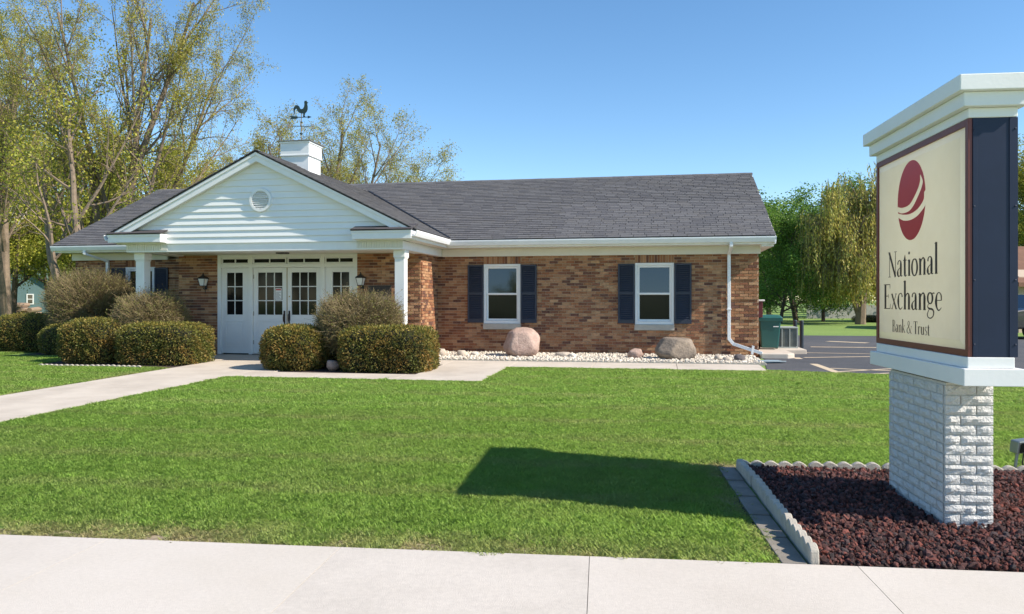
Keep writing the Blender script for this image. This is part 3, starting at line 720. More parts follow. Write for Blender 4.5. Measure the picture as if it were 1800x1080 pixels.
for t in tabs[:300]:
    nm, p, ux, vx, nx, c = t
    if c not in sh_var: sh_var[c] = MB().box(0, 1, 0, 1, 0, 1, c).mesh('shingle', 'shingle', True)
    o = bpy.data.objects.new('shingle', sh_var[c]); col.objects.link(o); o.parent = roofs[nm]
    o.matrix_local = Matrix(((ux.x, vx.x, nx.x, p.x), (ux.y, vx.y, nx.y, p.y), (ux.z, vx.z, nx.z, p.z), (0, 0, 0, 1)))
rest = {}
for nm, p, ux, vx, nx, c in tabs[300:]: rest.setdefault(nm, MB()).frame(p, ux, vx, nx, c)
for nm, m in rest.items(): m.build('shingle_field', 'shingle', roofs[nm], colors=True, kind='stuff')
m = MB()
for k in range(62):
    x = RX0 + k*.3
    for s in (-1, 1): m.frame((x, RY, RZ+.020+.003*(k % 2)), (.32, 0, 0), (0, s*.14, -.14*MS), (0, 0, .007), random.choice(SCOL))
m.build('ridge_cap', 'shingle', roof, colors=True)
m = MB()
for k in range(22):
    y = yr-.05 + k*.3
    if y > 21.9: break
    for s in (-1, 1): m.frame((XC, y, ZA+.018+.003*(k % 2)), (s*.14, 0, -.14*SL), (0, .32, 0), (0, 0, .007), random.choice(SCOL))
m.build('ridge_cap', 'shingle', proof, colors=True)
m = MB()                                                      # valley flashing, a dark seam
for s in (-1, 1):
    a = Vector((XC+s*3.57, EY+(ZE-EZ)/MS, ZE+.03)); b = Vector((XC+s*.05, EY+(ZA-EZ)/MS, ZA+.03)); m.frame(a, b-a, (s*.05, 0, .0), (0, 0, .012))
m.build('valley_flashing', 'black_metal', roof)
for s in (0, 1):
    x = RX1-.02 if s else RX0-.01
    MB().prism([(x, EY, EZ-.005), (x, RY, RZ-.005), (x, 2*RY-EY, EZ-.005), (x, 2*RY-EY, EZ-.17), (x, RY, RZ-.17), (x, EY, EZ-.17)], (.03, 0, 0)).build('rake_board', 'trim', bank)
    xw = XR-.1 if s else XL
    MB().prism([(xw, EY+.6, 2.79), (xw, RY, RZ-.1), (xw, 2*RY-EY-.6, 2.79)], (.1, 0, 0)).build('gable_end', 'vinyl', bank)

# ------------------------------------------------------------------ cupola with its weathervane
cu = boxo('cupola', 'trim', bank, -8.945, -8.245, 17.62, 18.30, 4.2, 5.03, bevel=.006)
boxo('cupola_top', 'trim', cu, -8.965, -8.225, 17.60, 18.32, 5.03, 5.33, bevel=.006)
boxo('band', 'trim', cu, -8.98, -8.21, 17.585, 18.335, 5.005, 5.045, bevel=.008)
boxo('cornice', 'trim', cu, -8.985, -8.205, 17.58, 18.34, 5.315, 5.365, bevel=.008)
m = MB(); cxm, cym = -8.595, 17.96
m.add([(-9.02, 17.545, 5.366), (-8.17, 17.545, 5.366), (-8.17, 18.375, 5.366), (-9.02, 18.375, 5.366), (-9.02, 17.545, 5.38), (-8.17, 17.545, 5.38), (-8.17, 18.375, 5.38), (-9.02, 18.375, 5.38), (cxm, cym, 5.47)],
      [(0,3,2,1),(0,1,5,4),(1,2,6,5),(2,3,7,6),(3,0,4,7),(4,5,8),(5,6,8),(6,7,8),(7,4,8)]); m.build('cupola_cap', 'cap_metal', cu)
wv = thing('weathervane', 'dark green copper rooster weathervane on top of the white cupola', 'weathervane', (cxm, cym, 5.46))
MB().tube([(cxm, cym, 5.45), (cxm, cym, 6.12)], .011, 8).build('pole', 'vane_brass', wv)
MB().lathe([(.0, -.035), (.03, -.02), (.04, 0), (.03, .02), (0, .035)], 12, (cxm, cym, 5.62)).build('globe', 'vane', wv, smooth=True)
MB().lathe([(.0, -.03), (.025, -.015), (.033, 0), (.025, .015), (0, .03)], 12, (cxm, cym, 5.90)).build('globe', 'vane', wv, smooth=True)
for g in range(4):
    a = R(22) + g*math.pi/2; e = Vector((cxm+.23*math.cos(a), cym+.23*math.sin(a), 5.80))
    MB().tube([(cxm, cym, 5.80), e], .009, 6).build('compass_arm', 'vane', wv)
    t = Vector((math.cos(a), math.sin(a), 0)); strokes = {0: [((-.02,-.05),(-.02,.05)), ((-.02,.05),(.025,.05)), ((-.02,0),(.015,0)), ((-.02,-.05),(.025,-.05))], 1: [((-.03,-.05),(-.03,.05)), ((-.03,.05),(.03,-.05)), ((.03,-.05),(.03,.05))],
        2: [((-.045,.05),(-.02,-.05)), ((-.02,-.05),(0,.03)), ((0,.03),(.02,-.05)), ((.02,-.05),(.045,.05))], 3: [((.025,.045),(-.02,.045)), ((-.02,.045),(-.02,.0)), ((-.02,0),(.025,0)), ((.025,0),(.025,-.045)), ((.025,-.045),(-.02,-.045))]}[g]
    m = MB()
    for p, q in strokes: m.tube([e + t*(p[0]+.05) + Vector((0, 0, p[1])), e + t*(q[0]+.05) + Vector((0, 0, q[1]))], .009, 5)
    m.build('compass_letter', 'vane_brass', wv)
m = MB(); m.tube([(cxm-.27, cym, 6.02), (cxm+.24, cym, 6.02)], .010, 6)
m.prism([(cxm-.30, cym-.008, 5.985), (cxm-.10, cym-.008, 5.995), (cxm-.10, cym-.008, 6.05), (cxm-.30, cym-.008, 6.065), (cxm-.26, cym-.008, 6.02)], (0, .016, 0))
m.prism([(cxm+.17, cym-.008, 5.985), (cxm+.27, cym-.008, 6.02), (cxm+.17, cym-.008, 6.055)], (0, .016, 0)); m.build('arrow', 'vane', wv)
RO = [(-.20,.14),(-.205,.22),(-.185,.29),(-.14,.335),(-.09,.33),(-.05,.29),(-.03,.235),(.01,.215),(.05,.23),(.075,.28),(.085,.35),(.08,.39),(.085,.43),(.105,.45),(.12,.435),(.135,.45),(.145,.425),(.155,.405),(.185,.392),(.155,.378),(.155,.34),(.165,.28),(.165,.21),(.14,.14),(.10,.10),(.085,.03),(.11,.0),(.05,.0),(.055,.09),(.0,.10),(-.06,.12),(-.10,.17),(-.115,.22),(-.14,.24),(-.165,.22),(-.175,.17),(-.185,.10)]
MB().prism([(cxm+.0+a, cym-.012, 6.03+b*.88) for a, b in RO], (0, .024, 0)).build('rooster', 'vane', wv)

# ------------------------------------------------------------------ things on the porch wall
def lantern(x, label):
    l = thing('wall_lantern', label, 'lantern', (x, YP-.01, 1.75), 'wall lanterns beside the doors'); y = YP-.17
    boxo('wall_plate', 'black_metal', l, x-.04, x+.04, YP-.03, YP-.012, 1.80, 1.98, bevel=.004)
    MB().tube([(x, YP-.03, 1.84), (x, YP-.10, 1.80), (x, y, 1.83), (x, y, 1.90)], .012, 8).build('bracket', 'black_metal', l, smooth=True)
    MB().tube([(x, YP-.03, 1.82), (x, YP-.06, 1.74), (x, YP-.02, 1.68)], .008, 6).build('scroll', 'black_metal', l)
    l.scale = (.84, .84, .84)
    def ring(z, w): return [(x-w, y-w, z), (x+w, y-w, z), (x+w, y+w, z), (x-w, y+w, z)]
    m = MB(); m.add(ring(1.905, .062) + ring(2.11, .102), [(3,2,1,0),(4,5,6,7),(0,1,5,4),(1,2,6,5),(2,3,7,6),(3,0,4,7)]); m.build('lamp_glass', 'lamp_glass', l)
    m = MB()
    for a, b in zip(ring(1.905, .064), ring(2.11, .104)): m.tube([a, b], .008, 5)
    for z, w in ((1.9, .064), (2.113, .106)):
        r = ring(z, w)
        for i in range(4): m.tube([r[i], r[(i+1) % 4]], .009, 5)
    m.build('cage', 'black_metal', l)
    m = MB(); m.add(ring(2.122, .12) + ring(2.19, .045) + [(x, y, 2.235)], [(3,2,1,0),(0,1,5,4),(1,2,6,5),(2,3,7,6),(3,0,4,7),(4,5,8),(5,6,8),(6,7,8),(7,4,8)]); m.build('roof', 'black_metal', l)
    MB().lathe([(.018, 0), (.022, .02), (.006, .05)], 10, (x, y, 2.225)).build('finial', 'black_metal', l)
lantern(-10.93, 'black wall lantern with white glass left of the entrance above the long low hedge')
lantern(-6.86, 'black wall lantern with white glass beside the dark deposit box')
nb = thing('night_deposit_box', 'dark bronze night deposit box set in the porch wall beside the column', 'deposit box', (-6.42, YP-.02, 1.35))
boxo('face_plate', 'bronze', nb, -6.72, -6.14, YP-.05, YP-.012, 1.34, 1.87, bevel=.008)
boxo('hood', 'bronze', nb, -6.56, -6.32, YP-.10, YP-.052, 1.70, 1.78, bevel=.008)
boxo('slot', 'black_metal', nb, -6.53, -6.35, YP-.058, YP-.0505, 1.66, 1.695, bevel=0)
boxo('name_plate', 'plate', nb, -6.62, -6.24, YP-.056, YP-.0505, 1.55, 1.61, bevel=.001)
pn = thing('paper_notice', 'white paper notice with red heading taped inside a door pane', 'notice', (-9.05, yd, 1.54))
boxo('sheet', 'paper', pn, -9.13, -8.965, yd+.012, yd+.014, 1.535, 1.815, bevel=0)
boxo('heading', 'ink_red', pn, -9.115, -8.98, yd+.0105, yd+.0118, 1.765, 1.80, bevel=0)
for k in range(7): boxo('text_line', 'ink', pn, -9.115, -8.985-.02*(k % 3), yd+.0105, yd+.0118, 1.56+.026*k, 1.567+.026*k, bevel=0)

# ================================================================== THE SIGN
sign = thing('monument_sign', 'cream and navy bank sign with white cap on a white split-face brick pillar', 'sign', SO, rotz=SA, local=True)
# local axes: x across the sign, y along its face away from the street, face with the lettering at x = 0
pil = boxo('pillar', 'pillar_mortar', sign, .007, .293, -.043, .963, -.03, .985, bevel=0)
def rough_brick(x0, x1, y0, y1, z0, z1, face):                # split face: a bumpy outward side
    n = max(2, int(max(x1-x0, y1-y0)/.03)); k = 3; V = []; Fc = []
    ax = 0 if face in 'ns' else 1
    for j in range(k+1):
        for i in range(n+1):
            a = i/n; b = j/k; edge = i in (0, n) or j in (0, k)
            d = (.002 if edge else random.uniform(.003, .017))
            z = z0 + (z1-z0)*b
            if face == 'w': V.append((x0-d, y0+(y1-y0)*a, z))
            elif face == 'e': V.append((x1+d, y0+(y1-y0)*a, z))
            elif face == 's': V.append((x0+(x1-x0)*a, y0-d, z))
            else: V.append((x0+(x1-x0)*a, y1+d, z))
    for j in range(k):
        for i in range(n): Fc.append((j*(n+1)+i, j*(n+1)+i+1, (j+1)*(n+1)+i+1, (j+1)*(n+1)+i))
    m = MB().add(V, Fc); m.box(x0, x1, y0, y1, z0, z1)
    return m.build('brick', 'split_face', pil)
rows = 15; ch = .990/rows
for r in range(rows):
    z0 = -.02 + r*ch + .004; z1 = -.02 + (r+1)*ch - .004
    def courses(a, b, first):
        out = []; s = a; L = first
        while s < b - .01:
            e = min(s+L, b)
            if b - e < .05: e = b
            out.append((s, e-.008 if e < b else e)); s = e; L = .2
        return out
    o = r % 2
    for s, e in courses(-.02, .94, .2 if o else .1): rough_brick(0, .016, s, e, z0, z1, 'w'); rough_brick(.284, .30, s, e, z0, z1, 'e')
    for s, e in courses(0, .30, .1 if o else .2): rough_brick(s, e, -.05, -.034, z0, z1, 's'); rough_brick(s, e, .954, .97, z0, z1, 'n')
def sframe(name, mat, x0, x1, y0, y1, z0, z1, t, par):
    m = MB(); m.box(x0, x1, y0, y0+t, z0, z1); m.box(x0, x1, y1-t, y1, z0, z1); m.box(x0, x1, y0+t, y1-t, z0, z0+t); m.box(x0, x1, y0+t, y1-t, z1-t, z1); return m.build(name, mat, par, .002)
def sbox(name, mat, par, x0, x1, y0, y1, z0, z1, bevel=.004): return boxo(name, mat, par, x0, x1, y0, y1, z0, z1, bevel=bevel)
Y0, Y1, X0, X1 = -.386, 1.256, 0.0, .282
sbox('lower_moulding', 'sign_paint', sign, X0-.05, X1+.03, Y0-.05, Y1+.01, 1.005, 1.112)
sbox('upper_moulding', 'sign_paint', sign, X0-.012, X1-.018, Y0-.012, Y1-.03, 1.113, 1.181)
cab = sframe('cabinet', 'sign_navy', X0+.022, X1, Y0+.001, Y1, 1.182, 2.672, .03, sign)
sframe('liner', 'sign_paint', X0+.03, X1-.01, Y0+.032, Y1-.031, 1.213, 2.641, .006, cab)
sbox('corner_angle', 'sign_navy', cab, X1-.045, X1+.004, Y0-.004, Y0+.0005, 1.184, 2.67, bevel=.001)
sbox('corner_angle', 'sign_navy', cab, X0+.023, X0+.05, Y0-.004, Y0+.0005, 1.184, 2.67, bevel=.001)
for x in (.03, X1-.012):
    for z in (1.26, 1.66, 2.12, 2.60): MB().lathe([(.006, 0), (.006, .003), (.003, .005)], 10).build('screw', 'sign_navy', cab).matrix_local = Matrix.Translation((x, Y0-.004, z)) @ Matrix.Rotation(R(90), 4, 'X')
for nm, a, b, face in (('retainer_frame', X0-.004, X0+.021, 1), ):
    sframe(nm, 'sign_red', a, b, Y0+.001, Y1-.001, 1.183, 2.671, .042, sign)
sframe('retainer_frame', 'sign_red', X1+.001, X1+.02, Y0+.03, Y1-.03, 1.183, 2.671, .042, sign)
def pan(x, s):                                                # formed plastic face with a raised centre
    y0, y1, z0, z1 = Y0+.043, Y1-.043, 1.225, 2.629; b = .055; h = .016*s
    V = [(x, y0, z0), (x, y1, z0), (x, y1, z1), (x, y0, z1), (x-h, y0+b, z0+b), (x-h, y1-b, z0+b), (x-h, y1-b, z1-b), (x-h, y0+b, z1-b)]
    return MB().add(V, [(4,5,6,7),(0,1,5,4),(1,2,6,5),(2,3,7,6),(3,0,4,7)]).build('face_panel', 'sign_face', sign)
face = pan(X0+.008, 1); pan(X1+.012, -1)
fx = X0 - .008                                                # printed plane
tier = [('cap_neck', .000, 2.673, 2.735), ('cap_tier', .045, 2.736, 2.825), ('cap_slab', .085, 2.826, 2.925)]
for nm, e, z0, z1 in tier: sbox(nm, 'sign_paint', sign, X0-e-.004, X1+e+.004, Y0-e-.004, Y1+e*.8, z0, z1, bevel=.005)

# logo: a red egg with two pale swooshes
lc = Vector((.505, 2.272)); lw, lh = .262, .293               # centre (y, z) and half sizes on the face
def fp(a, b, e): return (fx - e, lc.x - a*lw, lc.y + b*lh)     # a to the reader's right, b up, in logo units
def spline(P, n=10):
    P = [np.array(p, float) for p in P]; P = [2*P[0]-P[1]] + P + [2*P[-1]-P[-2]]; out = []
    for i in range(1, len(P)-2):
        for k in range(n):
            t = k/n; a, b, c, d = P[i-1:i+3]
            out.append(.5*((2*b) + (c-a)*t + (2*a-5*b+4*c-d)*t*t + (3*b-a-3*c+d)*t**3))
    return out + [P[-2]]
def ell(a0, a1, n=40): return [np.array((math.cos(R(t)), math.sin(R(t)))) for t in np.linspace(a0, a1, n)]
s1u = spline([(-.998,-.07),(-.62,-.125),(-.1,-.09),(.35,.14),(.60,.36),(.63,.56)]); s1l = spline([(-.98,-.20),(-.62,-.27),(-.05,-.235),(.42,.0),(.80,.33),(.65,.56)])
s2u = spline([(-.97,-.24),(-.55,-.31),(-.05,-.335),(.45,-.265),(.85,-.09),(.90,.10)]); s2l = spline([(-.935,-.355),(-.55,-.46),(-.05,-.49),(.45,-.43),(.85,-.29),(.974,-.225)])
def blot(P): MB().add([fp(*p, .0012) for p in P], [tuple(range(len(P)))]).build('logo', 'logo_red', face)
blot(ell(184, 8, 60) + s2u[::-1] + s1l + s1u[::-1][1:-1])
blot(s2l + ell(-13, -159, 50)[1:-1])

# lettering: a narrow serif drawn stroke by stroke (height of a capital = 1)
T, t_ = .108, .046
def S(*p): return list(p)
def ser(x, y, w=.075, h=.024): return ([(x-w, y), (x+w, y)], [h, h])
def arch(x): return ([(x, .40), (x+.07, .54), (x+.14, .60), (x+.20, .57), (x+.225, .46), (x+.225, .34), (x+.225, .0)], [t_, .045, .06, .07, T, T, T])
GL = {
 'N': (.56, [([(.09, 0), (.09, .98)], [.036]*2), ([(.07, .97), (.47, .0)], [.11, .105]), ([(.47, 0), (.47, .98)], [.036]*2), ser(.09, .012, .085), ser(.05, .975, .06), ser(.47, .975, .085)]),
 'a': (.37, [([(.06, .46), (.08, .56), (.16, .615), (.23, .57), (.245, .46), (.245, .30), (.245, .10), (.275, .02), (.34, .035)], [.06, .06, .04, .065, T, T, T, .06, .02]), ([(.245, .365), (.14, .30), (.065, .22), (.055, .11), (.10, .015), (.17, .02), (.245, .10)], [.025, .035, .07, T, .065, .04, .025])]),
 't': (.26, [([(.125, .80), (.115, .62), (.115, .30), (.12, .08), (.16, .008), (.245, .05)], [.02, T, T, T, .06, .02]), ([(.02, .60), (.235, .60)], [.03]*2)]),
 'i': (.215, [([(.11, .60), (.11, 0)], [T]*2), ser(.11, .012), ([(.03, .565), (.11, .60)], [.02, .05]), ([(.11, .80), (.11, .895)], [.085]*2)]),
 'o': (.415, [([(.205+.148*math.sin(a)*-1, .30+.305*math.cos(a)) for a in np.linspace(0, 2*math.pi, 13)], [t_+.050*abs(math.sin(a)) for a in np.linspace(0, 2*math.pi, 13)])]),
 'n': (.445, [([(.10, .58), (.10, 0)], [T]*2), ser(.10, .012), ([(.02, .565), (.10, .60)], [.02, .05]), arch(.105), ser(.33, .012)]),
 'l': (.215, [([(.11, 1.08), (.11, 0)], [T]*2), ser(.11, .012), ([(.03, 1.04), (.11, 1.075)], [.02, .05])]),
 'E': (.47, [([(.11, 0), (.11, .98)], [T*1.1]*2), ser(.10, .012, .09), ser(.10, .968, .09), ([(.11, .965), (.40, .965)], [.034]*2), ([(.11, .51), (.31, .51)], [.034]*2), ([(.11, .016), (.41, .016)], [.036]*2), ([(.40, .975), (.405, .80)], [.035, .015]), ([(.41, .01), (.435, .21)], [.04, .015]), ([(.31, .59), (.31, .43)], [.02]*2)]),
 'x': (.37, [([(.055, .59), (.315, .01)], [.082]*2), ([(.31, .59), (.055, .01)], [.034]*2), ser(.06, .59, .06), ser(.305, .59, .055), ser(.06, .012, .055), ser(.31, .012, .06)]),
 'c': (.355, [([(.30, .47), (.27, .575), (.19, .61), (.10, .53), (.065, .31), (.10, .10), (.19, .005), (.32, .10)], [.07, .05, .035, .06, T, .07, .05, .02])]),
 'h': (.445, [([(.10, 1.08), (.10, 0)], [T]*2), ser(.10, .012), ([(.02, 1.04), (.10, 1.075)], [.02, .05]), arch(.105), ser(.33, .012)]),
 'g': (.385, [([(.165-.115*math.sin(a), .42+.19*math.cos(a)) for a in np.linspace(0, 2*math.pi, 13)], [t_+.04*abs(math.sin(a)) for a in np.linspace(0, 2*math.pi, 13)]), ([(.12, .24), (.06, .17), (.06, .10), (.14, .055), (.27, .035), (.335, -.05), (.31, -.19), (.19, -.275), (.07, -.24), (.035, -.15), (.07, -.05), (.13, .04)], [.03, .035, .05, .07, .075, .06, .045, .045, .045, .045, .035, .03]), ([(.24, .53), (.30, .595), (.375, .585)], [.025, .04, .05])]),
 'e': (.36, [([(.07, .345), (.31, .345)], [.03]*2), ([(.31, .345), (.295, .52), (.20, .61), (.105, .53), (.065, .31), (.10, .10), (.19, .005), (.32, .10)], [.05, .055, .035, .06, T, .07, .05, .02])]),
 'B': (.46, [([(.11, 0), (.11, .98)], [T*1.1]*2), ser(.09, .012, .07), ser(.09, .968, .07), ([(.11, .965), (.26, .95), (.34, .85), (.34, .68), (.27, .55), (.11, .53)], [.034, .04, .075, .075, .04, .034]), ([(.2, .53), (.31, .49), (.39, .36), (.38, .16), (.28, .03), (.11, .016)], [.034, .05, .085, .085, .04, .034])]),
 'k': (.42, [([(.10, 1.08), (.10, 0)], [T]*2), ser(.10, .012), ([(.02, 1.04), (.10, 1.075)], [.02, .05]), ([(.13, .27), (.31, .59)], [.03]*2), ([(.18, .36), (.36, .01)], [.08]*2), ser(.31, .59, .06), ser(.37, .012, .055)]),
 '&': (.66, [([(.58, .55), (.50, .30), (.36, .08), (.22, .0), (.09, .08), (.06, .24), (.14, .42), (.30, .58), (.37, .76), (.32, .92), (.24, .95), (.17, .85), (.18, .68), (.30, .42), (.46, .12), (.57, .01), (.64, .06)], [.03, .035, .04, .055, .075, .08, .06, .04, .055, .045, .045, .06, .07, .085, .085, .05, .02]), ser(.56, .57, .07)]),
 'T': (.49, [([(.245, 0), (.245, .97)], [T*1.15]*2), ser(.245, .012, .09), ([(.04, .962), (.45, .962)], [.038]*2), ([(.04, .98), (.035, .76)], [.035, .014]), ([(.45, .98), (.455, .76)], [.035, .014])]),
 'r': (.32, [([(.10, .58), (.10, 0)], [T]*2), ser(.10, .012), ([(.02, .565), (.10, .60)], [.02, .05]), ([(.11, .42), (.17, .55), (.24, .60), (.29, .545)], [.025, .04, .055, .075])]),
 'u': (.44, [([(.095, .60), (.095, .18), (.12, .05), (.19, .01), (.27, .06), (.32, .16)], [T, T, .075, .06, .04, .025]), ([(.325, .60), (.325, .03)], [T]*2), ([(.03, .585), (.095, .595)], [.02, .035]), ([(.26, .585), (.325, .595)], [.02, .035]), ([(.325, .015), (.39, .03)], [.05, .015])]),
 's': (.31, [([(.255, .46), (.24, .57), (.16, .612), (.08, .55), (.075, .43), (.155, .33), (.235, .23), (.24, .09), (.165, .005), (.07, .05), (.055, .16)], [.02, .035, .04, .055, .07, .085, .07, .055, .04, .035, .02])]),
 ' ': (.17, [])}
def write(text, y_left, z_base, cap, y_right):
    adv = [GL[c][0] for c in text]; width = sum(adv); kx = (y_left - y_right)/width
    x = 0; word = MB(); lvl = 0
    for ch_ in text:
        for pts, wd in GL[ch_][1]:
            if len(pts) > 2:
                q = spline([(*p, w) for p, w in zip(pts, wd)], 6)
            else: q = [np.array((*p, w)) for p, w in zip(pts, wd)]
            P = np.array([(a[0], a[1]) for a in q]); Wd = np.array([a[2] for a in q])
            Pm = P*np.array([kx, cap]); d = np.gradient(Pm, axis=0); d = unit(d); nrm = np.c_[-d[:, 1], d[:, 0]]
            # vertical strokes keep their drawn width horizontally, horizontal ones vertically
            off = nrm*(Wd/2)[:, None]*np.array([kx, cap*.9]); e = .0012 + .00012*(lvl % 5); lvl += 1
            L = Pm + off; Rr = Pm - off; n = len(P)
            V = [(fx-e, y_left - x*kx - a[0], z_base + a[1]) for a in L] + [(fx-e, y_left - x*kx - a[0], z_base + a[1]) for a in Rr]
            word.add(V, [(i, i+1, n+i+1, n+i) for i in range(n-1)])
        if GL[ch_][1]: word.build('letter', 'letter', face); word = MB()
        x += GL[ch_][0]
write('National', .965, 1.716, .200, .035)
write('Exchange', 1.065, 1.466, .200, -.03)
write('Bank & Trust', .880, 1.290, .094, .175)
# spotlight on a stake at the back of the bed
p = Vector((3.06, 7.46, gz(7.4)))
sl = thing('landscape_spotlight', 'small weathered grey-green floodlight on a stake at the back of the mulch', 'spotlight', p)
MB().prism([(p.x-.028, p.y-.01, p.z-.05), (p.x-.012, p.y-.01, p.z-.05), (p.x+.02, p.y-.01, p.z+.2), (p.x, p.y-.01, p.z+.2)], (0, .02, 0)).build('stake', 'steel', sl)
MB().frame((p.x-.02, p.y-.07, p.z+.18), (.16, .03, .02), (-.02, .12, 0), (.01, -.01, .11)).build('housing', 'steel', sl, .01)
MB().frame((p.x+.0, p.y-.078, p.z+.192), (.13, .024, .016), (-.001, .006, 0), (.008, -.008, .085)).build('lens', 'glass_dark', sl, .004)
MB().tube([(p.x+.06, p.y, p.z+.18), (p.x+.05, p.y, p.z+.1), (p.x+.07, p.y+.02, p.z+.0), (p.x+.09, p.y+.02, p.z-.03)], .006, 6).build('cable', 'black_metal', sl)

# ================================================================== BOULDERS AND STONES
def unit3(rs): return Vector((rs.uniform(-1, 1), rs.uniform(-1, 1), rs.uniform(-.4, .8))).normalized()
def stone(name, loc, w, d, h, mat, label, cat, seed, facet=.0, flat=.0, sub=4, group=None, cuts=None):
    bm = bmesh.new(); bmesh.ops.create_icosphere(bm, subdivisions=sub, radius=1)
    rs = random.Random(seed); planes = [unit3(rs) for _ in range(12)] + [Vector((rs.uniform(-.25, .25), rs.uniform(-.25, .1), 1)).normalized()]
    for v in bm.verts:
        n = v.co.normalized(); r = 1.05
        for k, pn_ in enumerate(planes):
            dd = n.dot(pn_)
            if dd > .05: r = min(r, ((.60 if k == 12 else .70 + .02*k) + .18*facet)/dd)
        if cuts:
            r = 1.0
            for *cv, cd in cuts:
                dd = n.dot(Vector(cv).normalized())
                if dd > .05: r = min(r, cd/dd)
        r *= 1 + (.025 if cuts else .05)*mnoise.noise(n*2.1 + Vector((seed, 0, 0))) + .022*mnoise.noise(n*7 + Vector((0, seed, 0))) + .010*mnoise.noise(n*19 + Vector((0, 0, seed)))
        v.co = n*r
    zs_ = [v.co.z for v in bm.verts]; z0, z1 = min(zs_), max(zs_); xx = [v.co.x for v in bm.verts]
    for v in bm.verts: v.co = Vector((v.co.x*w/(max(xx)-min(xx)), v.co.y*d/1.8, (v.co.z-z0)/(z1-z0)*h*1.12 - h*.12))
    me = bpy.data.meshes.new(name); bm.to_mesh(me); bm.free(); me.materials.append(M[mat]); me.polygons.foreach_set('use_smooth', [True]*len(me.polygons))
    o = bpy.data.objects.new(name, me); o.location = loc; o.rotation_euler = (0, 0, rs.uniform(-.3, .3)); col.objects.link(o); tag(o, label, cat, group); return o
def gpt(x, y): return Vector((x, y, gz(y)+.02))
stone('boulder', gpt(-3.1, 17.95), .86, .75, .70, 'boulder_pink', 'tall pinkish tan granite boulder below the window next to the porch', 'boulder', 3, cuts=[(.05,-.25,1,.70), (-.75,-.75,.35,.74), (.35,-.95,.25,.66), (.9,-.35,.45,.78), (-1,.1,.25,.86), (.2,.9,.3,.8), (.7,-.2,.9,.80), (1,.2,-.1,.9), (-.45,-.3,.9,.80)])
stone('boulder', gpt(.42, 17.8), .94, .6, .51, 'boulder_grey', 'wide brown-grey boulder below the window near the downspout', 'boulder', 11, cuts=[(.06,-.1,1,.68), (-.65,-.8,.5,.70), (.3,-1,.12,.66), (.95,-.2,.3,.82), (-1,-.1,.5,.80), (.2,.9,.3,.8), (.65,-.65,.6,.80)])
stone('rock', gpt(-.48, 17.95), .36, .3, .24, 'boulder_pink', 'small pink rock beside the wide grey boulder', 'rock', 21, .3, sub=3)
stone('rock', gpt(-2.12, 18.0), .42, .24, .14, 'cobble', 'flat tan rock on the gravel between the two windows', 'rock', 33, .4, sub=3)
stone('rock', gpt(-1.9, 17.9), .17, .15, .12, 'white_stone', 'small whitish rock touching the flat tan rock', 'rock', 35, .4, sub=3)
stone('rock', gpt(-4.98, 17.75), .26, .22, .20, 'cobble', 'round cream cobble at the inner corner of the porch wall', 'cobble', 41, .8, sub=3)
stone('rock', gpt(-4.5, 17.8), .22, .2, .17, 'cobble', 'round tan cobble on the gravel below the left shutter', 'cobble', 43, .8, sub=3)
stone('rock', gpt(-4.22, 17.95), .2, .18, .13, 'white_stone', 'low white cobble beside the round tan cobble', 'cobble', 44, .8, sub=3)
stone('rock', gpt(1.32, 17.65), .18, .16, .14, 'cobble', 'cream cobble next to the foot of the downspout', 'cobble', 46, .8, sub=3)
stone('rock', gpt(1.5, 17.55), .22, .16, .11, 'cobble', 'flat tan cobble between the cream and the dark cobbles', 'cobble', 47, .8, sub=3)
stone('rock', gpt(1.76, 17.6), .24, .2, .17, 'cobble_dark', 'dark grey cobble under the downspout outlet', 'cobble', 48, .8, sub=3)
stone('rock', gpt(-6.30, 14.55), .26, .24, .2, 'boulder_pink', 'small reddish rock in the bed between the two right hedges', 'rock', 51, .5, sub=3)
sb_ = thing('splash_block', 'flat slate-blue plastic splash tray on the asphalt below the downspout', 'splash block', (2.55, 18.2, .19))
MB().prism([(2.15, 17.35, .196), (2.72, 17.55, .196), (2.6, 17.78, .205), (2.1, 17.6, .215)], (0, 0, .018)).build('tray', 'plastic_slate', sb_, .004)
for a, b in (((2.15,17.35),(2.72,17.55)), ((2.1,17.6),(2.6,17.78))): MB().tube([(a[0], a[1], .225), (b[0], b[1], .215)], .012, 6).build('rim', 'plastic_slate', sb_)

# ================================================================== BESIDE THE BUILDING
pad = struct(MB().prism([(2.36, 18.75, .15), (2.95, 18.75, .15), (3.12, 18.92, .15), (3.12, 20.3, .15), (3.65, 20.4, .15), (3.65, 23.5, .15), (2.36, 23.5, .15)], (0, 0, .15)).build('concrete_pad', 'walk', None, .02))
bin_ = thing('wheeled_bin', 'teal green wheeled rubbish bin with white lettering at the corner of the brick wall', 'bin', (2.82, 20.5, .30))
def taper(x, y, z0, z1, w0, w1, d0, d1): return MB().add([(x-w0, y-d0, z0), (x+w0, y-d0, z0), (x+w0, y+d0, z0), (x-w0, y+d0, z0), (x-w1, y-d1, z1), (x+w1, y-d1, z1), (x+w1, y+d1, z1), (x-w1, y+d1, z1)], [(0,3,2,1),(4,5,6,7),(0,1,5,4),(1,2,6,5),(2,3,7,6),(3,0,4,7)])
taper(2.82, 20.5, .34, 1.14, .22, .29, .24, .33).build('body', 'bin_green', bin_, .03)
taper(2.82, 20.5, 1.06, 1.14, .315, .325, .35, .36).build('rim', 'bin_green', bin_, .01)
taper(2.82, 20.5, 1.143, 1.23, .335, .26, .37, .30).build('lid', 'bin_green', bin_, .025)
MB().tube([(2.58, 20.9, 1.12), (3.06, 20.9, 1.12)], .018, 8).build('handle', 'bin_green', bin_)
for x in (2.58, 3.06): MB().tube([(x-.03, 20.72, .40), (x+.03, 20.72, .40)], .10, 16).build('wheel', 'tyre', bin_)
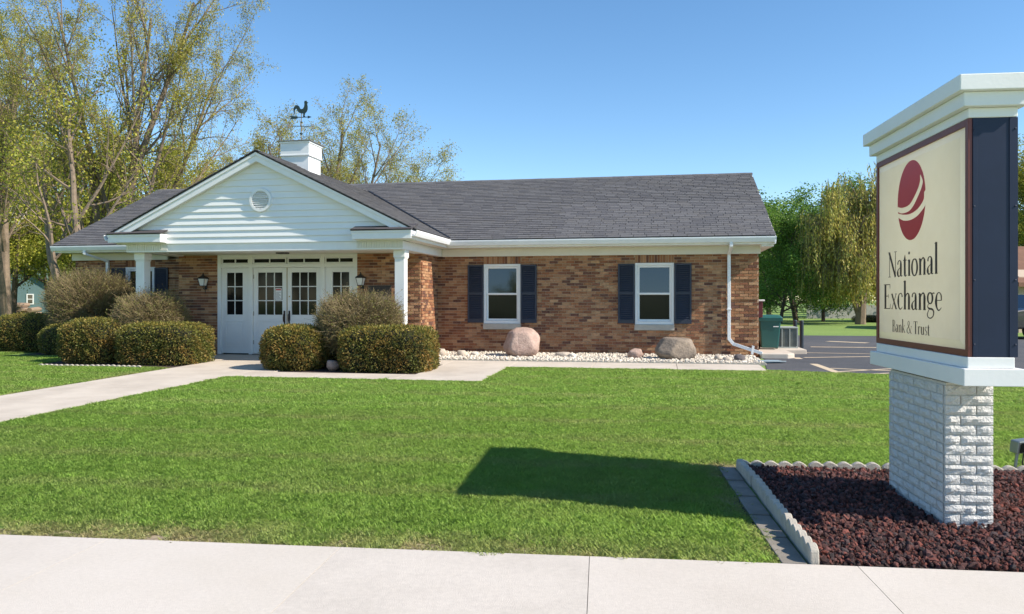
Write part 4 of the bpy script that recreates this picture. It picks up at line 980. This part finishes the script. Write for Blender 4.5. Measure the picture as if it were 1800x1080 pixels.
for k, w in enumerate((.055, .035)): boxo('white_print', 'paper', bin_, 2.90, 2.90+.14, 20.193-.012*k, 20.197-.012*k, .96-.05*k, .985-.05*k, bevel=0)
bin_.location.x -= .06; bin_.scale = (.9, .9, .92)
ac = thing('air_conditioner', 'grey boxy air conditioning condenser with wire grilles beside the green bin', 'air conditioner', (3.22, 21.2, .30))
boxo('housing', 'ac_dark', ac, 2.98, 3.50, 20.98, 21.48, .32, .80, bevel=.01)
boxo('top', 'ac_metal', ac, 2.94, 3.54, 20.94, 21.52, .801, .84, bevel=.012); boxo('base', 'ac_metal', ac, 2.94, 3.54, 20.94, 21.52, .295, .33, bevel=.008)
for x in (2.945, 3.135, 3.325, 3.515): boxo('post', 'ac_metal', ac, x, x+.022, 20.945, 20.975, .331, .80, bevel=.003)
for k in range(16): boxo('louvre', 'ac_metal', ac, 2.968, 3.512, 20.965, 20.972, .345+k*.029, .353+k*.029, bevel=0)
for i, (x, y) in enumerate(((3.70, 22.35), (3.80, 21.95))):
    b = thing('bollard', ['slim dark navy steel bollard closer to the air conditioner', 'slim dark navy steel bollard on the asphalt side of its twin'][i], 'bollard', (x, y, .19), 'pair of bollards beside the building')
    MB().lathe([(.052, 0), (.052, .78), (.045, .80), (.0, .81)], 16, (x, y, .18)).build('post', 'post_navy', b, smooth=False)
    MB().lathe([(.085, 0), (.085, .012), (.055, .02)], 16, (x, y, .186)).build('base_plate', 'steel', b)
rb = thing('meter_box', 'dark red wall box with white hood beyond the brick corner', 'wall box', (2.42, 20.0, 1.15))
boxo('cabinet', 'red_box', rb, 2.345, 2.54, 19.9, 20.2, 1.10, 1.50, bevel=.01); boxo('hood', 'trim', rb, 2.345, 2.58, 19.86, 20.24, 1.50, 1.54, bevel=.008)

# ================================================================== SHRUBS
def superdir(n, ex_):                                         # points on a rounded box
    d = unit(rng.normal(size=(n, 3))); k = (np.abs(d)**ex_).sum(1)**(-1/ex_); return d*k[:, None], d
def yew(loc, w, d, h, label, ex_=3.0, n=21000, seed=0, rust=.4):
    r = thing('yew_hedge', label, 'hedge', loc, 'clipped yew hedges')
    P, D = superdir(n, ex_); f = 1 - np.abs(rng.normal(0, .07, n)); f *= 1 + .05*vnoise(P[:, 0]*2+seed, P[:, 1]*2+P[:, 2]*3, 1.7, seed)
    C = P*f[:, None]*np.array([w/2, d/2, h*.56]) + np.array([0, 0, h*.47]); k = C[:, 2] > .02; C = C[k]; D = D[k]; n = len(C)
    cl = vnoise(C[:, 0]*3+seed*7, C[:, 1]*3 + C[:, 2]*3.3, 1.5, seed+2)[:, None]*.9 + rng.normal(0, .33, (n, 1))
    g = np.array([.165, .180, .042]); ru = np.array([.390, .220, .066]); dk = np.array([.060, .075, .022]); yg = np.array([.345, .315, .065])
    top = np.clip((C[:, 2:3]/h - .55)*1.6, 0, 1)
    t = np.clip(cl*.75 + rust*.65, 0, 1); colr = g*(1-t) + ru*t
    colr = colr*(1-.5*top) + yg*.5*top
    m_ = rng.uniform(size=(n, 1)) < .22; colr = np.where(m_, dk, colr)*rng.uniform(.7, 1.3, (n, 1))
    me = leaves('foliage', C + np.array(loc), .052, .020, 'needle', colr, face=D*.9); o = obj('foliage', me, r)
    bm = bmesh.new(); bmesh.ops.create_icosphere(bm, subdivisions=3, radius=1)
    for v in bm.verts:
        q = v.co.normalized(); kk = (abs(q.x)**ex_ + abs(q.y)**ex_ + abs(q.z)**ex_)**(-1/ex_)
        v.co = Vector((q.x*kk*w/2*.88, q.y*kk*d/2*.88, q.z*kk*h*.56*.88 + h*.47)) + Vector(loc)
        v.co.z = max(v.co.z, loc[2]+.01)
    me = bpy.data.meshes.new('inner_mass'); bm.to_mesh(me); bm.free(); me.materials.append(M['hedge_core']); obj('inner_mass', me, r)  # solid dark mass filling the hedge, blocks the view through
    m = MB()
    for k in range(5): a = random.uniform(0, 6.28); m.tube([(loc[0]+.05*math.cos(a), loc[1]+.05*math.sin(a), loc[2]-.03), (loc[0]+.2*w*math.cos(a), loc[1]+.2*d*math.sin(a), loc[2]+h*.4)], [.02, .008], 5)
    m.build('stem', 'bark_dark', r)
    return r
def L3(x, y): return (x, y, gz(y))
yew(L3(-16.35, 18.1), 2.1, 1.3, .96, 'clipped yew hedge at the far end of the wall beyond the tall twiggy shrub', seed=1, rust=.35)
yew(L3(-14.55, 17.3), 1.3, 1.0, .74, 'dark shaded yew hedge in the gap under the tall twiggy shrub', seed=2, rust=.05, n=8000)
yew(L3(-12.30, 15.50), 1.40, 1.25, .95, 'rounded yew hedge beside the long low hedge at the left of the walkway', 3.4, seed=3, rust=.45)
yew(L3(-10.60, 15.5), 1.84, 1.25, .86, 'long low box-shaped yew hedge touching the left edge of the walkway', 5.5, seed=4, n=26000, rust=.38)
yew(L3(-7.20, 14.80), 1.24, 1.2, .86, 'rusty rounded yew hedge at the right of the walkway in front of the doors', 3.2, seed=5, rust=.62)
yew(L3(-6.62, 15.55), 1.15, .9, .90, 'dark green yew hedge half hidden behind the rusty rounded one', 2.6, seed=6, rust=.0, n=9000)
yew(L3(-5.22, 14.80), 1.86, 1.2, .86, 'long rusty green yew hedge in front of the right porch column', 5.0, seed=7, n=26000, rust=.55)
def twiggy(loc, w, h, label, n=3200, seed=0, green=.15, base=.12):
    r = thing('twiggy_shrub', label, 'shrub', loc, 'twiggy clipped shrubs'); rs = np.random.default_rng(seed)
    loc = np.array(loc); m = MB(); ends = []; TC = [(.20,.15,.085), (.27,.205,.115), (.15,.115,.07), (.33,.26,.15), (.24,.215,.085)]
    stems = []
    for k in range(26):
        a = rs.uniform(0, 6.28); q = rs.uniform(.2, .95); tip = loc + np.array([math.cos(a)*w*.36*q, math.sin(a)*w*.36*q, h*(.45+.25*(1-q))])
        s = loc + np.array([math.cos(a)*base*w*rs.uniform(.1, 1), math.sin(a)*base*w*rs.uniform(.1, 1), -.02]); mid = (s+tip)/2 + rs.normal(0, .04, 3)
        m.tube([s, mid, tip], [.020, .013, .008], 5, TC[k % 5]); stems.append((s, mid, tip))
    m.build('stem', 'twig', r, colors=True)
    m = MB(); P, D = superdir(n, 2.7)
    for k in range(n):
        d = P[k]
        e = loc + np.array([d[0]*w/2, d[1]*w/2*.9, h*.60 + d[2]*h*.40])*(1) * 1.0
        e = loc + (e-loc)*(1 + rs.normal(0, .03) - abs(rs.normal(0, .06))) + rs.normal(0, .02, 3) 
        q = rs.uniform(.45, .8) if k % 4 else rs.uniform(.05, .4)
        st = stems[rs.integers(len(stems))]; s0_ = loc + np.array([0, 0, h*.38]); s = s0_ + (e-s0_)*max(q, .35) + rs.normal(0, .09, 3)
        mid = (s+e)/2 + rs.normal(0, .035, 3)
        m.tube([s, mid, e], [.0045, .0036, .0022], 3, TC[rs.integers(5)], cap=False)
        for j in range(2):
            f = e + rs.normal(0, .075, 3); m.tube([mid if j else s + (e-s)*.7, f], [.0028, .0018], 3, TC[rs.integers(5)], cap=False)
            ends.append(f)
        ends.append(e)
    m.build('twigs', 'twig', r, colors=True, kind='stuff')
    E_ = np.array(ends); E_ = E_[rs.uniform(size=len(E_)) < .75]; nn = len(E_)
    cg = np.where(rs.uniform(size=(nn, 1)) < green, np.array([.24, .26, .055]), np.array([.26, .20, .085]))*rs.uniform(.7, 1.3, (nn, 1))
    obj('foliage', leaves('foliage', E_, .035, .017, 'leaf', cg), r)
    return r
twiggy(L3(-14.55, 18.15), 2.12, 2.12, 'tall twiggy brown shrub in front of the left downspout', 5200, 1, .4)
twiggy(L3(-11.42, 16.15), 1.56, 1.56, 'twiggy brown shrub in front of the left porch column', 3400, 2, .4)
twiggy(L3(-6.05, 15.35), 1.74, 1.55, 'pale twiggy shrub rising between the right hedges beside the doors', 3800, 3, .2)

# ================================================================== TREES
def grow(stems, spec, seed, leafs):
    """stems: list of (base, direction, length, radius); spec: per level (children, length ratio, angle, segments, sides, droop)"""
    rs = random.Random(seed); m = MB(); tips = []
    def branch(p, d, L, r, lv):
        ns, wob, up = spec[lv]['seg'], spec[lv]['wob'], spec[lv]['up']
        pts = [Vector(p)]; rad = [r]; d = Vector(d).normalized()
        for i in range(ns):
            d = (d + Vector((rs.gauss(0, wob), rs.gauss(0, wob), rs.gauss(0, wob) + up))).normalized()
            pts.append(pts[-1] + d*L/ns); rad.append(max(r*(1 - .78*(i+1)/ns), .004))
        m.tube(pts, rad, spec[lv]['sides'], cap=False)
        if lv + 1 < len(spec):
            nc = spec[lv+1]['n']; n0 = spec[lv+1]['from']
            for c in range(nc):
                f = n0 + (1-n0)*(c + rs.random())/nc; i = min(int(f*ns), ns-1); q = pts[i].lerp(pts[i+1], f*ns-i)
                t = (pts[i+1]-pts[i]).normalized(); a = t.orthogonal().normalized(); b = t.cross(a); g = rs.uniform(0, 6.28)
                an = R(spec[lv+1]['ang'])*rs.uniform(.6, 1.3); dd = t*math.cos(an) + (a*math.cos(g)+b*math.sin(g))*math.sin(an)
                branch(q, dd, L*spec[lv+1]['len']*rs.uniform(.65, 1.2)*(1.15-.55*f), max(rad[i]*.55, .004), lv+1)
        if lv >= len(spec)-leafs['lv']:
            for i in range(1, len(pts)): tips.append((tuple(pts[i]), lv))
    for s in stems: branch(*s, 0)
    return m, np.array([t[0] for t in tips])
def lvl(n, ln, ang, seg, sides, wob=.12, up=.05, frm=.25): return dict(n=n, len=ln, ang=ang, seg=seg, sides=sides, wob=wob, up=up, **{'from': frm})
LEAFC = {'spring': [(.42,.38,.065), (.34,.34,.06), (.47,.41,.08), (.29,.32,.055), (.40,.34,.08)], 'green': [(.165,.29,.045), (.125,.235,.038), (.21,.33,.055), (.09,.17,.03)], 'yellow': [(.39,.38,.055), (.31,.33,.048), (.22,.26,.04), (.45,.41,.07)],
         'willow': [(.52,.46,.11), (.43,.42,.095), (.58,.50,.13), (.35,.38,.085)], 'dark': [(.050,.075,.018), (.075,.10,.022), (.035,.055,.014)]}
def tree_meshes(name, stems, spec, seed, pal, per, size, spread, bark='bark', lv=2):
    m, tp = grow(stems, spec, seed, {'lv': lv}); tm = m.mesh(name+'_trunk', bark)
    n = int(len(tp)*per); idx = rng.integers(0, len(tp), n); C = tp[idx] + rng.normal(0, spread, (n, 3))
    pc = np.array(LEAFC[pal]); cl = (vnoise(C[:, 0], C[:, 1] + C[:, 2], .7, seed)*1.6 + rng.normal(0, .8, n))
    ci = np.clip(((cl+1.2)/2.4*len(pc)).astype(int), 0, len(pc)-1); cols = pc[ci]*rng.uniform(.75, 1.25, (n, 1))
    cm = leaves(name+'_crown', C, size, size*.6, 'leaf', cols, droop=.35)
    return tm, cm
def plant(name, meshes, loc, label, group=None, rz=0, sc_=1, sz=None, cat='tree'):
    o = thing(name, label, cat, loc, group, rotz=rz, local=True); o.scale = (sc_, sc_, sz or sc_)
    obj('trunk', meshes[0], o); obj('crown', meshes[1], o); return o
# wide spreading maple just leafing out, several stems
bigspec = [lvl(0, 0, 0, 10, 8, .05, .02), lvl(9, .50, 34, 6, 5, .10, .05, .22), lvl(7, .48, 36, 5, 4, .14, .03, .15), lvl(6, .45, 38, 4, 3, .18, .0, .1), lvl(4, .5, 38, 2, 3, .2, -.03, .1)]
bstems = [((0, 0, -.1), (-.42, .05, 1), 11.5, .20), ((.25, .1, -.1), (-.16, .1, 1), 13, .22), ((.5, 0, -.1), (.05, -.05, 1), 14, .25), ((.8, .1, -.1), (.22, .05, 1), 12.6, .24), ((1.1, 0, -.1), (.40, -.02, 1), 9.6, .19), ((.4, .4, -.1), (.1, .35, 1), 12, .2)]
MAPLE = tree_meshes('maple', bstems, bigspec, 3, 'spring', 3.0, .075, .12)
plant('maple_tree', MAPLE, at(172, 31), 'large many-stemmed maple with sparse new leaves rising behind the left roof', rz=.0, sc_=.80, sz=1.0)
spec2 = [lvl(0, 0, 0, 9, 8, .07, .03), lvl(8, .55, 42, 6, 5, .11, .06, .25), lvl(7, .5, 38, 4, 4, .15, .03, .15), lvl(5, .5, 38, 3, 3, .18, 0, .1)]
LOWT = tree_meshes('low_maple', [((0, 0, -.1), (-.55, .1, .62), 8.0, .21), ((.2, .1, -.1), (-.2, .1, 1), 9.0, .19)], spec2, 8, 'yellow', 3.6, .11, .18)
plant('maple_tree', LOWT, at(132, 26.5), 'leaning maple whose heavy low limb reaches out beside the house corner')
plant('maple_tree', MAPLE, at(10, 37), 'many-stemmed maple with sparse new leaves standing beyond the birch', rz=2.4, sc_=.95, sz=1.02)
# slim sparse tree group behind the porch
MID = tree_meshes('sparse_tree', [((0, 0, -.1), (-.42, .0, 1), 8.6, .15), ((.2, .1, -.1), (-.18, .1, 1), 9.8, .17), ((.4, .1, -.1), (.04, .05, 1), 10.4, .18), ((.6, 0, -.1), (.26, -.05, 1), 9.8, .16), ((.9, .2, -.1), (.50, .1, 1), 8.8, .14)],
    [lvl(0, 0, 0, 9, 7, .04, .02), lvl(10, .42, 30, 5, 5, .1, .05, .25), lvl(7, .52, 34, 4, 3, .14, .02, .15), lvl(5, .52, 36, 3, 3, .18, 0, .1), lvl(3, .55, 36, 2, 3, .18, 0, .1)], 12, 'spring', 2.3, .08, .13)
plant('sparse_tree', MID, at(545, 38), 'airy many-stemmed tree with sparse leaves behind the cupola', rz=.2, sc_=1.0, sz=.95)
plant('sparse_tree', MID, at(640, 43), 'airy spring tree showing above the main roof right of the cupola', rz=3.6, sc_=.88)
plant('sparse_tree', MID, at(500, 43), 'airy spring tree partly hidden by the porch gable left of the cupola', rz=1.3, sc_=.9)
plant('sparse_tree', MID, at(440, 47), 'thin spring tree showing between the maple and the porch gable', rz=2.6, sc_=.86)
# leafy yellow-green trees
dspec = [lvl(0, 0, 0, 8, 7, .06, .03), lvl(11, .48, 50, 5, 4, .12, .05, .18), lvl(7, .5, 42, 4, 3, .15, .02, .15), lvl(5, .55, 42, 3, 3, .18, 0, .1)]
DENSE = tree_meshes('leafy_tree', [((0, 0, -.1), (.02, 0, 1), 10, .2), ((.1, .1, -.1), (-.3, .2, 1), 8, .14)], dspec, 21, 'yellow', 15, .13, .32, 'bark_dark')
GREEN = tree_meshes('green_tree', [((0, 0, -.1), (0, .02, 1), 9.5, .2)], [lvl(0, 0, 0, 8, 7, .05, .03), lvl(16, .50, 58, 5, 4, .12, .05, .10), lvl(7, .5, 42, 4, 3, .15, .0, .15), lvl(5, .55, 42, 3, 3, .18, 0, .1)], 25, 'green', 11, .19, .36, 'bark_dark')
for px, d, s, rz, lab in ((20, 48, 1.0, .3, 'leafy yellow-green tree beyond the leaning maple, above the log pile'), (95, 55, 1.12, 1.9, 'leafy yellow-green tree behind the maple limb above the green shed'), (185, 50, 1.0, 3.1, 'leafy yellow-green tree directly behind the many-stemmed maple'), (268, 46, .92, 4.4, 'leafy yellow-green tree showing over the left roof slope'), (345, 50, .80, 5.6, 'small leafy yellow-green tree beside the porch gable'), (410, 56, .88, 1.2, 'rounded yellow-green tree just behind the porch gable peak'), (-70, 52, 1.1, 2.2, 'leafy yellow-green tree beyond the birch trunk'), (1830, 46, .85, .8, 'leafy tree behind the brown roofed house'), (1930, 44, 1.0, 2.8, 'leafy tree at the far side of the brown roofed house')):
    plant('leafy_tree', DENSE, at(px, d), lab, 'leafy trees behind the lots', rz, s)
for px, d, s, sz, rz, lab in ((1400, 47, .86, .62, .5, 'dense bright green maple at the lawn edge right of the bank'), (1352, 56, 1.0, .75, 2.0, 'tall green tree behind the bright green maple'), (1445, 60, 1.0, .88, 3.6, 'tall green tree between the maple and the willow'), (1372, 45, .56, .56, 4.1, 'low dense green tree beside the bank corner behind the bin'), (1447, 49, .60, .52, 5.3, 'low dense green tree in front of the grey fence'), (1585, 60, 1.0, .8, 4.9, 'green tree behind the sign beyond the willow'), (1690, 66, 1.1, .8, .9, 'green tree hidden behind the sign cabinet')):
    plant('green_tree', GREEN, at(px, d), lab, 'green trees across the back lawn', rz, s, sz)
# willow with hanging yellow strands
rs = random.Random(5)
m, tp = grow([((0, 0, -.1), (.05, 0, 1), 8.2, .3), ((.2, 0, -.1), (-.3, .1, 1), 7.4, .22)], [lvl(0, 0, 0, 8, 8, .05, .03), lvl(14, .42, 48, 6, 5, .12, .06, .25), lvl(6, .5, 40, 4, 3, .15, .02, .2)], 31, {'lv': 2})
strand = MB(); C = []; CC = []
for p in tp[::1]:
    for q in range(2):
        L = rs.uniform(1.2, 3.6); L = min(L, max(p[2]-rs.uniform(1.2, 2.6), .4)); a = Vector(p) + Vector((rs.gauss(0, .25), rs.gauss(0, .25), 0)); dr = Vector((rs.gauss(0, .12), rs.gauss(0, .12), -1))
        pts = [a, a + dr*L*.5 + Vector((rs.gauss(0, .06), rs.gauss(0, .06), .05)), a + Vector((dr.x*.7, dr.y*.7, -1))*L]; strand.tube(pts, [.010, .008, .004], 3, cap=False)
        k = int(L/.10); ts = np.linspace(0, 1, k); PP = np.array(pts); mid = (1-ts)[:, None]**2*PP[0] + 2*(ts*(1-ts))[:, None]*PP[1] + (ts**2)[:, None]*PP[2]; C.append(mid)
C = np.concatenate(C); C += rng.normal(0, .035, C.shape); pc = np.array(LEAFC['willow']); n = len(C)
m.v += []; nb_ = len(m.v); m.v += strand.v; m.f += [tuple(i+nb_ for i in f) for f in strand.f]; m.c += strand.c
WILLOW = (m.mesh('willow_trunk', 'bark'), leaves('willow_crown', C, .19, .075, 'leaf', pc[rng.integers(0, 4, n)]*rng.uniform(.7, 1.25, (n, 1)), droop=2.0))
plant('willow_tree', WILLOW, at(1512, 43), 'weeping willow with yellow hanging strands beside the sign', rz=.6, sc_=.95, sz=.88)
# birch by the log pile
BIRCH = tree_meshes('birch', [((0, 0, -.1), (.0, 0, 1), 9, .13)], [lvl(0, 0, 0, 8, 8, .02, .02), lvl(9, .38, 42, 5, 4, .12, .05, .45), lvl(6, .5, 38, 4, 3, .15, .0, .2)], 41, 'yellow', 6, .13, .16, 'bark_white')
plant('birch_tree', BIRCH, at(8, 44), 'slim birch with a white trunk at the edge of the left lawn')
# distant wood along the horizon
for k, (px, d) in enumerate([(x_, 95 + 12*math.sin(x_*1.7)) for x_ in (-260, -170, -95, -25, 55, 130)]): plant('distant_tree', DENSE, at(px, d), 'distant yellow-green tree in the wood beyond the shed', 'far trees at the left', k*1.3, 1.15)
for k, (px, d) in enumerate([(x_, 90 + 10*math.sin(x_*1.3)) for x_ in (1330, 1400, 1475, 1545, 1620, 1700, 1790, 1870, 1960, 2050)]): plant('distant_tree', GREEN, at(px, d), 'distant green tree in the wood beyond the grey fence', 'far trees at the right', k*1.1, 1.0, .75)
# trees across the road behind the photographer: seen mirrored in the windows
for k, (x, y, s) in enumerate(((-16.8, -60, .95), (-34, -46, 1.1), (-41, -50, 1.2), (-47, -47, 1.1), (-53, -52, 1.2), (-60, -49, 1.15), (-66, -52, 1.2), (-27, -75, .8), (3.5, -95, .8), (-6, -100, .8))): plant('roadside_tree', DENSE, (x, y, 0), 'leafy tree across the road, mirrored in the bank windows', 'trees across the road', k*1.1, s)

# ================================================================== FAR THINGS
def gable_house(name, label, cat, p, ang, w, d, hw, hr, wall, roofm, wins):
    h = thing(name, label, cat, p, rotz=ang, local=True)
    boxo('wall', wall, h, -w/2, w/2, -d/2, d/2, -.2, hw, bevel=0)
    MB().prism([(-w/2, -d/2+.01, hw), (w/2, -d/2+.01, hw), (0, -d/2+.01, hw+hr*.93)], (0, d-.02, 0)).build('gable', wall, h)
    for s in (-1, 1): MB().prism([(0, -d/2-.4, hw+hr), (s*(w/2+.5), -d/2-.4, hw-.25), (s*(w/2+.5), -d/2-.4, hw-.42), (0, -d/2-.4, hw+hr-.17)][::s], (0, d+.8, 0)).build('roof', roofm, h)
    for x, z, ww, hh in wins:
        f = rect_frame(MB(), x-ww/2, x+ww/2, z, z+hh, -d/2-.05, -d/2-.005, .08).build('window', 'trim', h); boxo('pane', 'glass', f, x-ww/2+.08, x+ww/2-.08, -d/2-.02, -d/2-.01, z+.08, z+hh-.08, bevel=0)
        boxo('mullion', 'trim', f, x-ww/2+.08, x+ww/2-.08, -d/2-.045, -d/2-.021, z+hh/2-.03, z+hh/2+.03, bevel=0)
    return h
g = at(62, 70); g.z = .18
gable_house('garden_shed', 'blue-green shed with a dark roof across the left lawn', 'shed', g, YAW+R(14), 5.0, 6, 2.6, 1.9, 'garage', 'garage_roof', [(.55, .95, .55, .9)])
pl_ = at(26, 62)
for k in range(16):
    r_ = k // 6; i = k % 6; p = pl_ + Vector((-1.5 + i*.5 + .25*r_, .3*(k % 3), .2 + r_*.36))
    a = R(80)+random.uniform(-.5, .5); d = Vector((math.cos(a), math.sin(a), random.uniform(-.05, .05)))
    o = MB().tube([p-d*.7, p+d*.7], random.uniform(.15, .22), 9).build('log', 'log'); tag(o, 'cut brown log in the heap beside the blue-green shed', 'log', 'heap of logs')
fp_ = at(1418, 56); fq = at(1640, 58); fd = (fq-fp_); L = Vector((fd.x, fd.y, 0)).length; fd = Vector((fd.x, fd.y, 0)).normalized(); fence = thing('board_fence', 'weathered grey board fence under the trees across the back lawn', 'fence', fp_)
k = 0; s = 0
while s < L:
    MB().frame(fp_ + fd*s + Vector((0, 0, -.05)), fd*.135, (-fd.y*.025, fd.x*.025, 0), (0, 0, 1.02+random.uniform(-.015, .015))).build('board', 'fence', fence); s += .145; k += 1
for z in (.25, .8): MB().frame(fp_ + Vector((-fd.y*.03, fd.x*.03, z)), fd*L, (-fd.y*.05, fd.x*.05, 0), (0, 0, .09)).build('rail', 'fence', fence)
bs = at(1532, 47); yew((bs.x, bs.y, .18), 2.2, 1.2, .42, 'low dark green bush on the back lawn near the grey fence', seed=9, rust=-.4, n=3000)
hp = at(1850, 36); hp.z = .18
gable_house('far_house', 'house with a brown roof partly behind the sign across the parking lot', 'house', hp, YAW+R(96), 7, 9, 2.3, 1.5, 'house_wall', 'house_roof', [(-1.5, .9, 1, 1.1)])
cp = at(1846, 27.5); cp.z = .192
car = thing('parked_car', 'black car parked beyond the sign in front of the brown roofed house', 'car', cp, rotz=YAW+R(8), local=True)
prof = [(-2.2, .35), (-2.25, .75), (-2.1, .98), (-1.5, 1.05), (-.9, 1.52), (.55, 1.55), (1.15, 1.08), (2.1, .92), (2.3, .7), (2.28, .35)]
MB().prism([(a, -.86, b) for a, b in prof], (0, 1.72, 0)).build('body', 'car_black', car, .06)
for y in (-.866, .861): MB().prism([(-1.35, y, 1.08), (-.85, y, 1.45), (.5, y, 1.47), (.98, y, 1.09)], (0, .005, 0)).build('side_window', 'glass', car)
for x in (-1.4, 1.4):
    for y in (-.9, .70):
        w_ = MB().tube([(x, y, .32), (x, y+.2, .32)], .32, 20).build('wheel', 'tyre', car); MB().tube([(x, y-.008, .32), (x, y+.208, .32)], .19, 14).build('rim', 'rim', w_)
for y in (-.6, .45): boxo('tail_light', 'tail_red', car, -2.275, -2.22, y, y+.2, .72, .86, bevel=.01)
for y in (-.6, .45): boxo('headlight', 'lamp_glass', car, 2.25, 2.32, y, y+.2, .62, .74, bevel=.01)
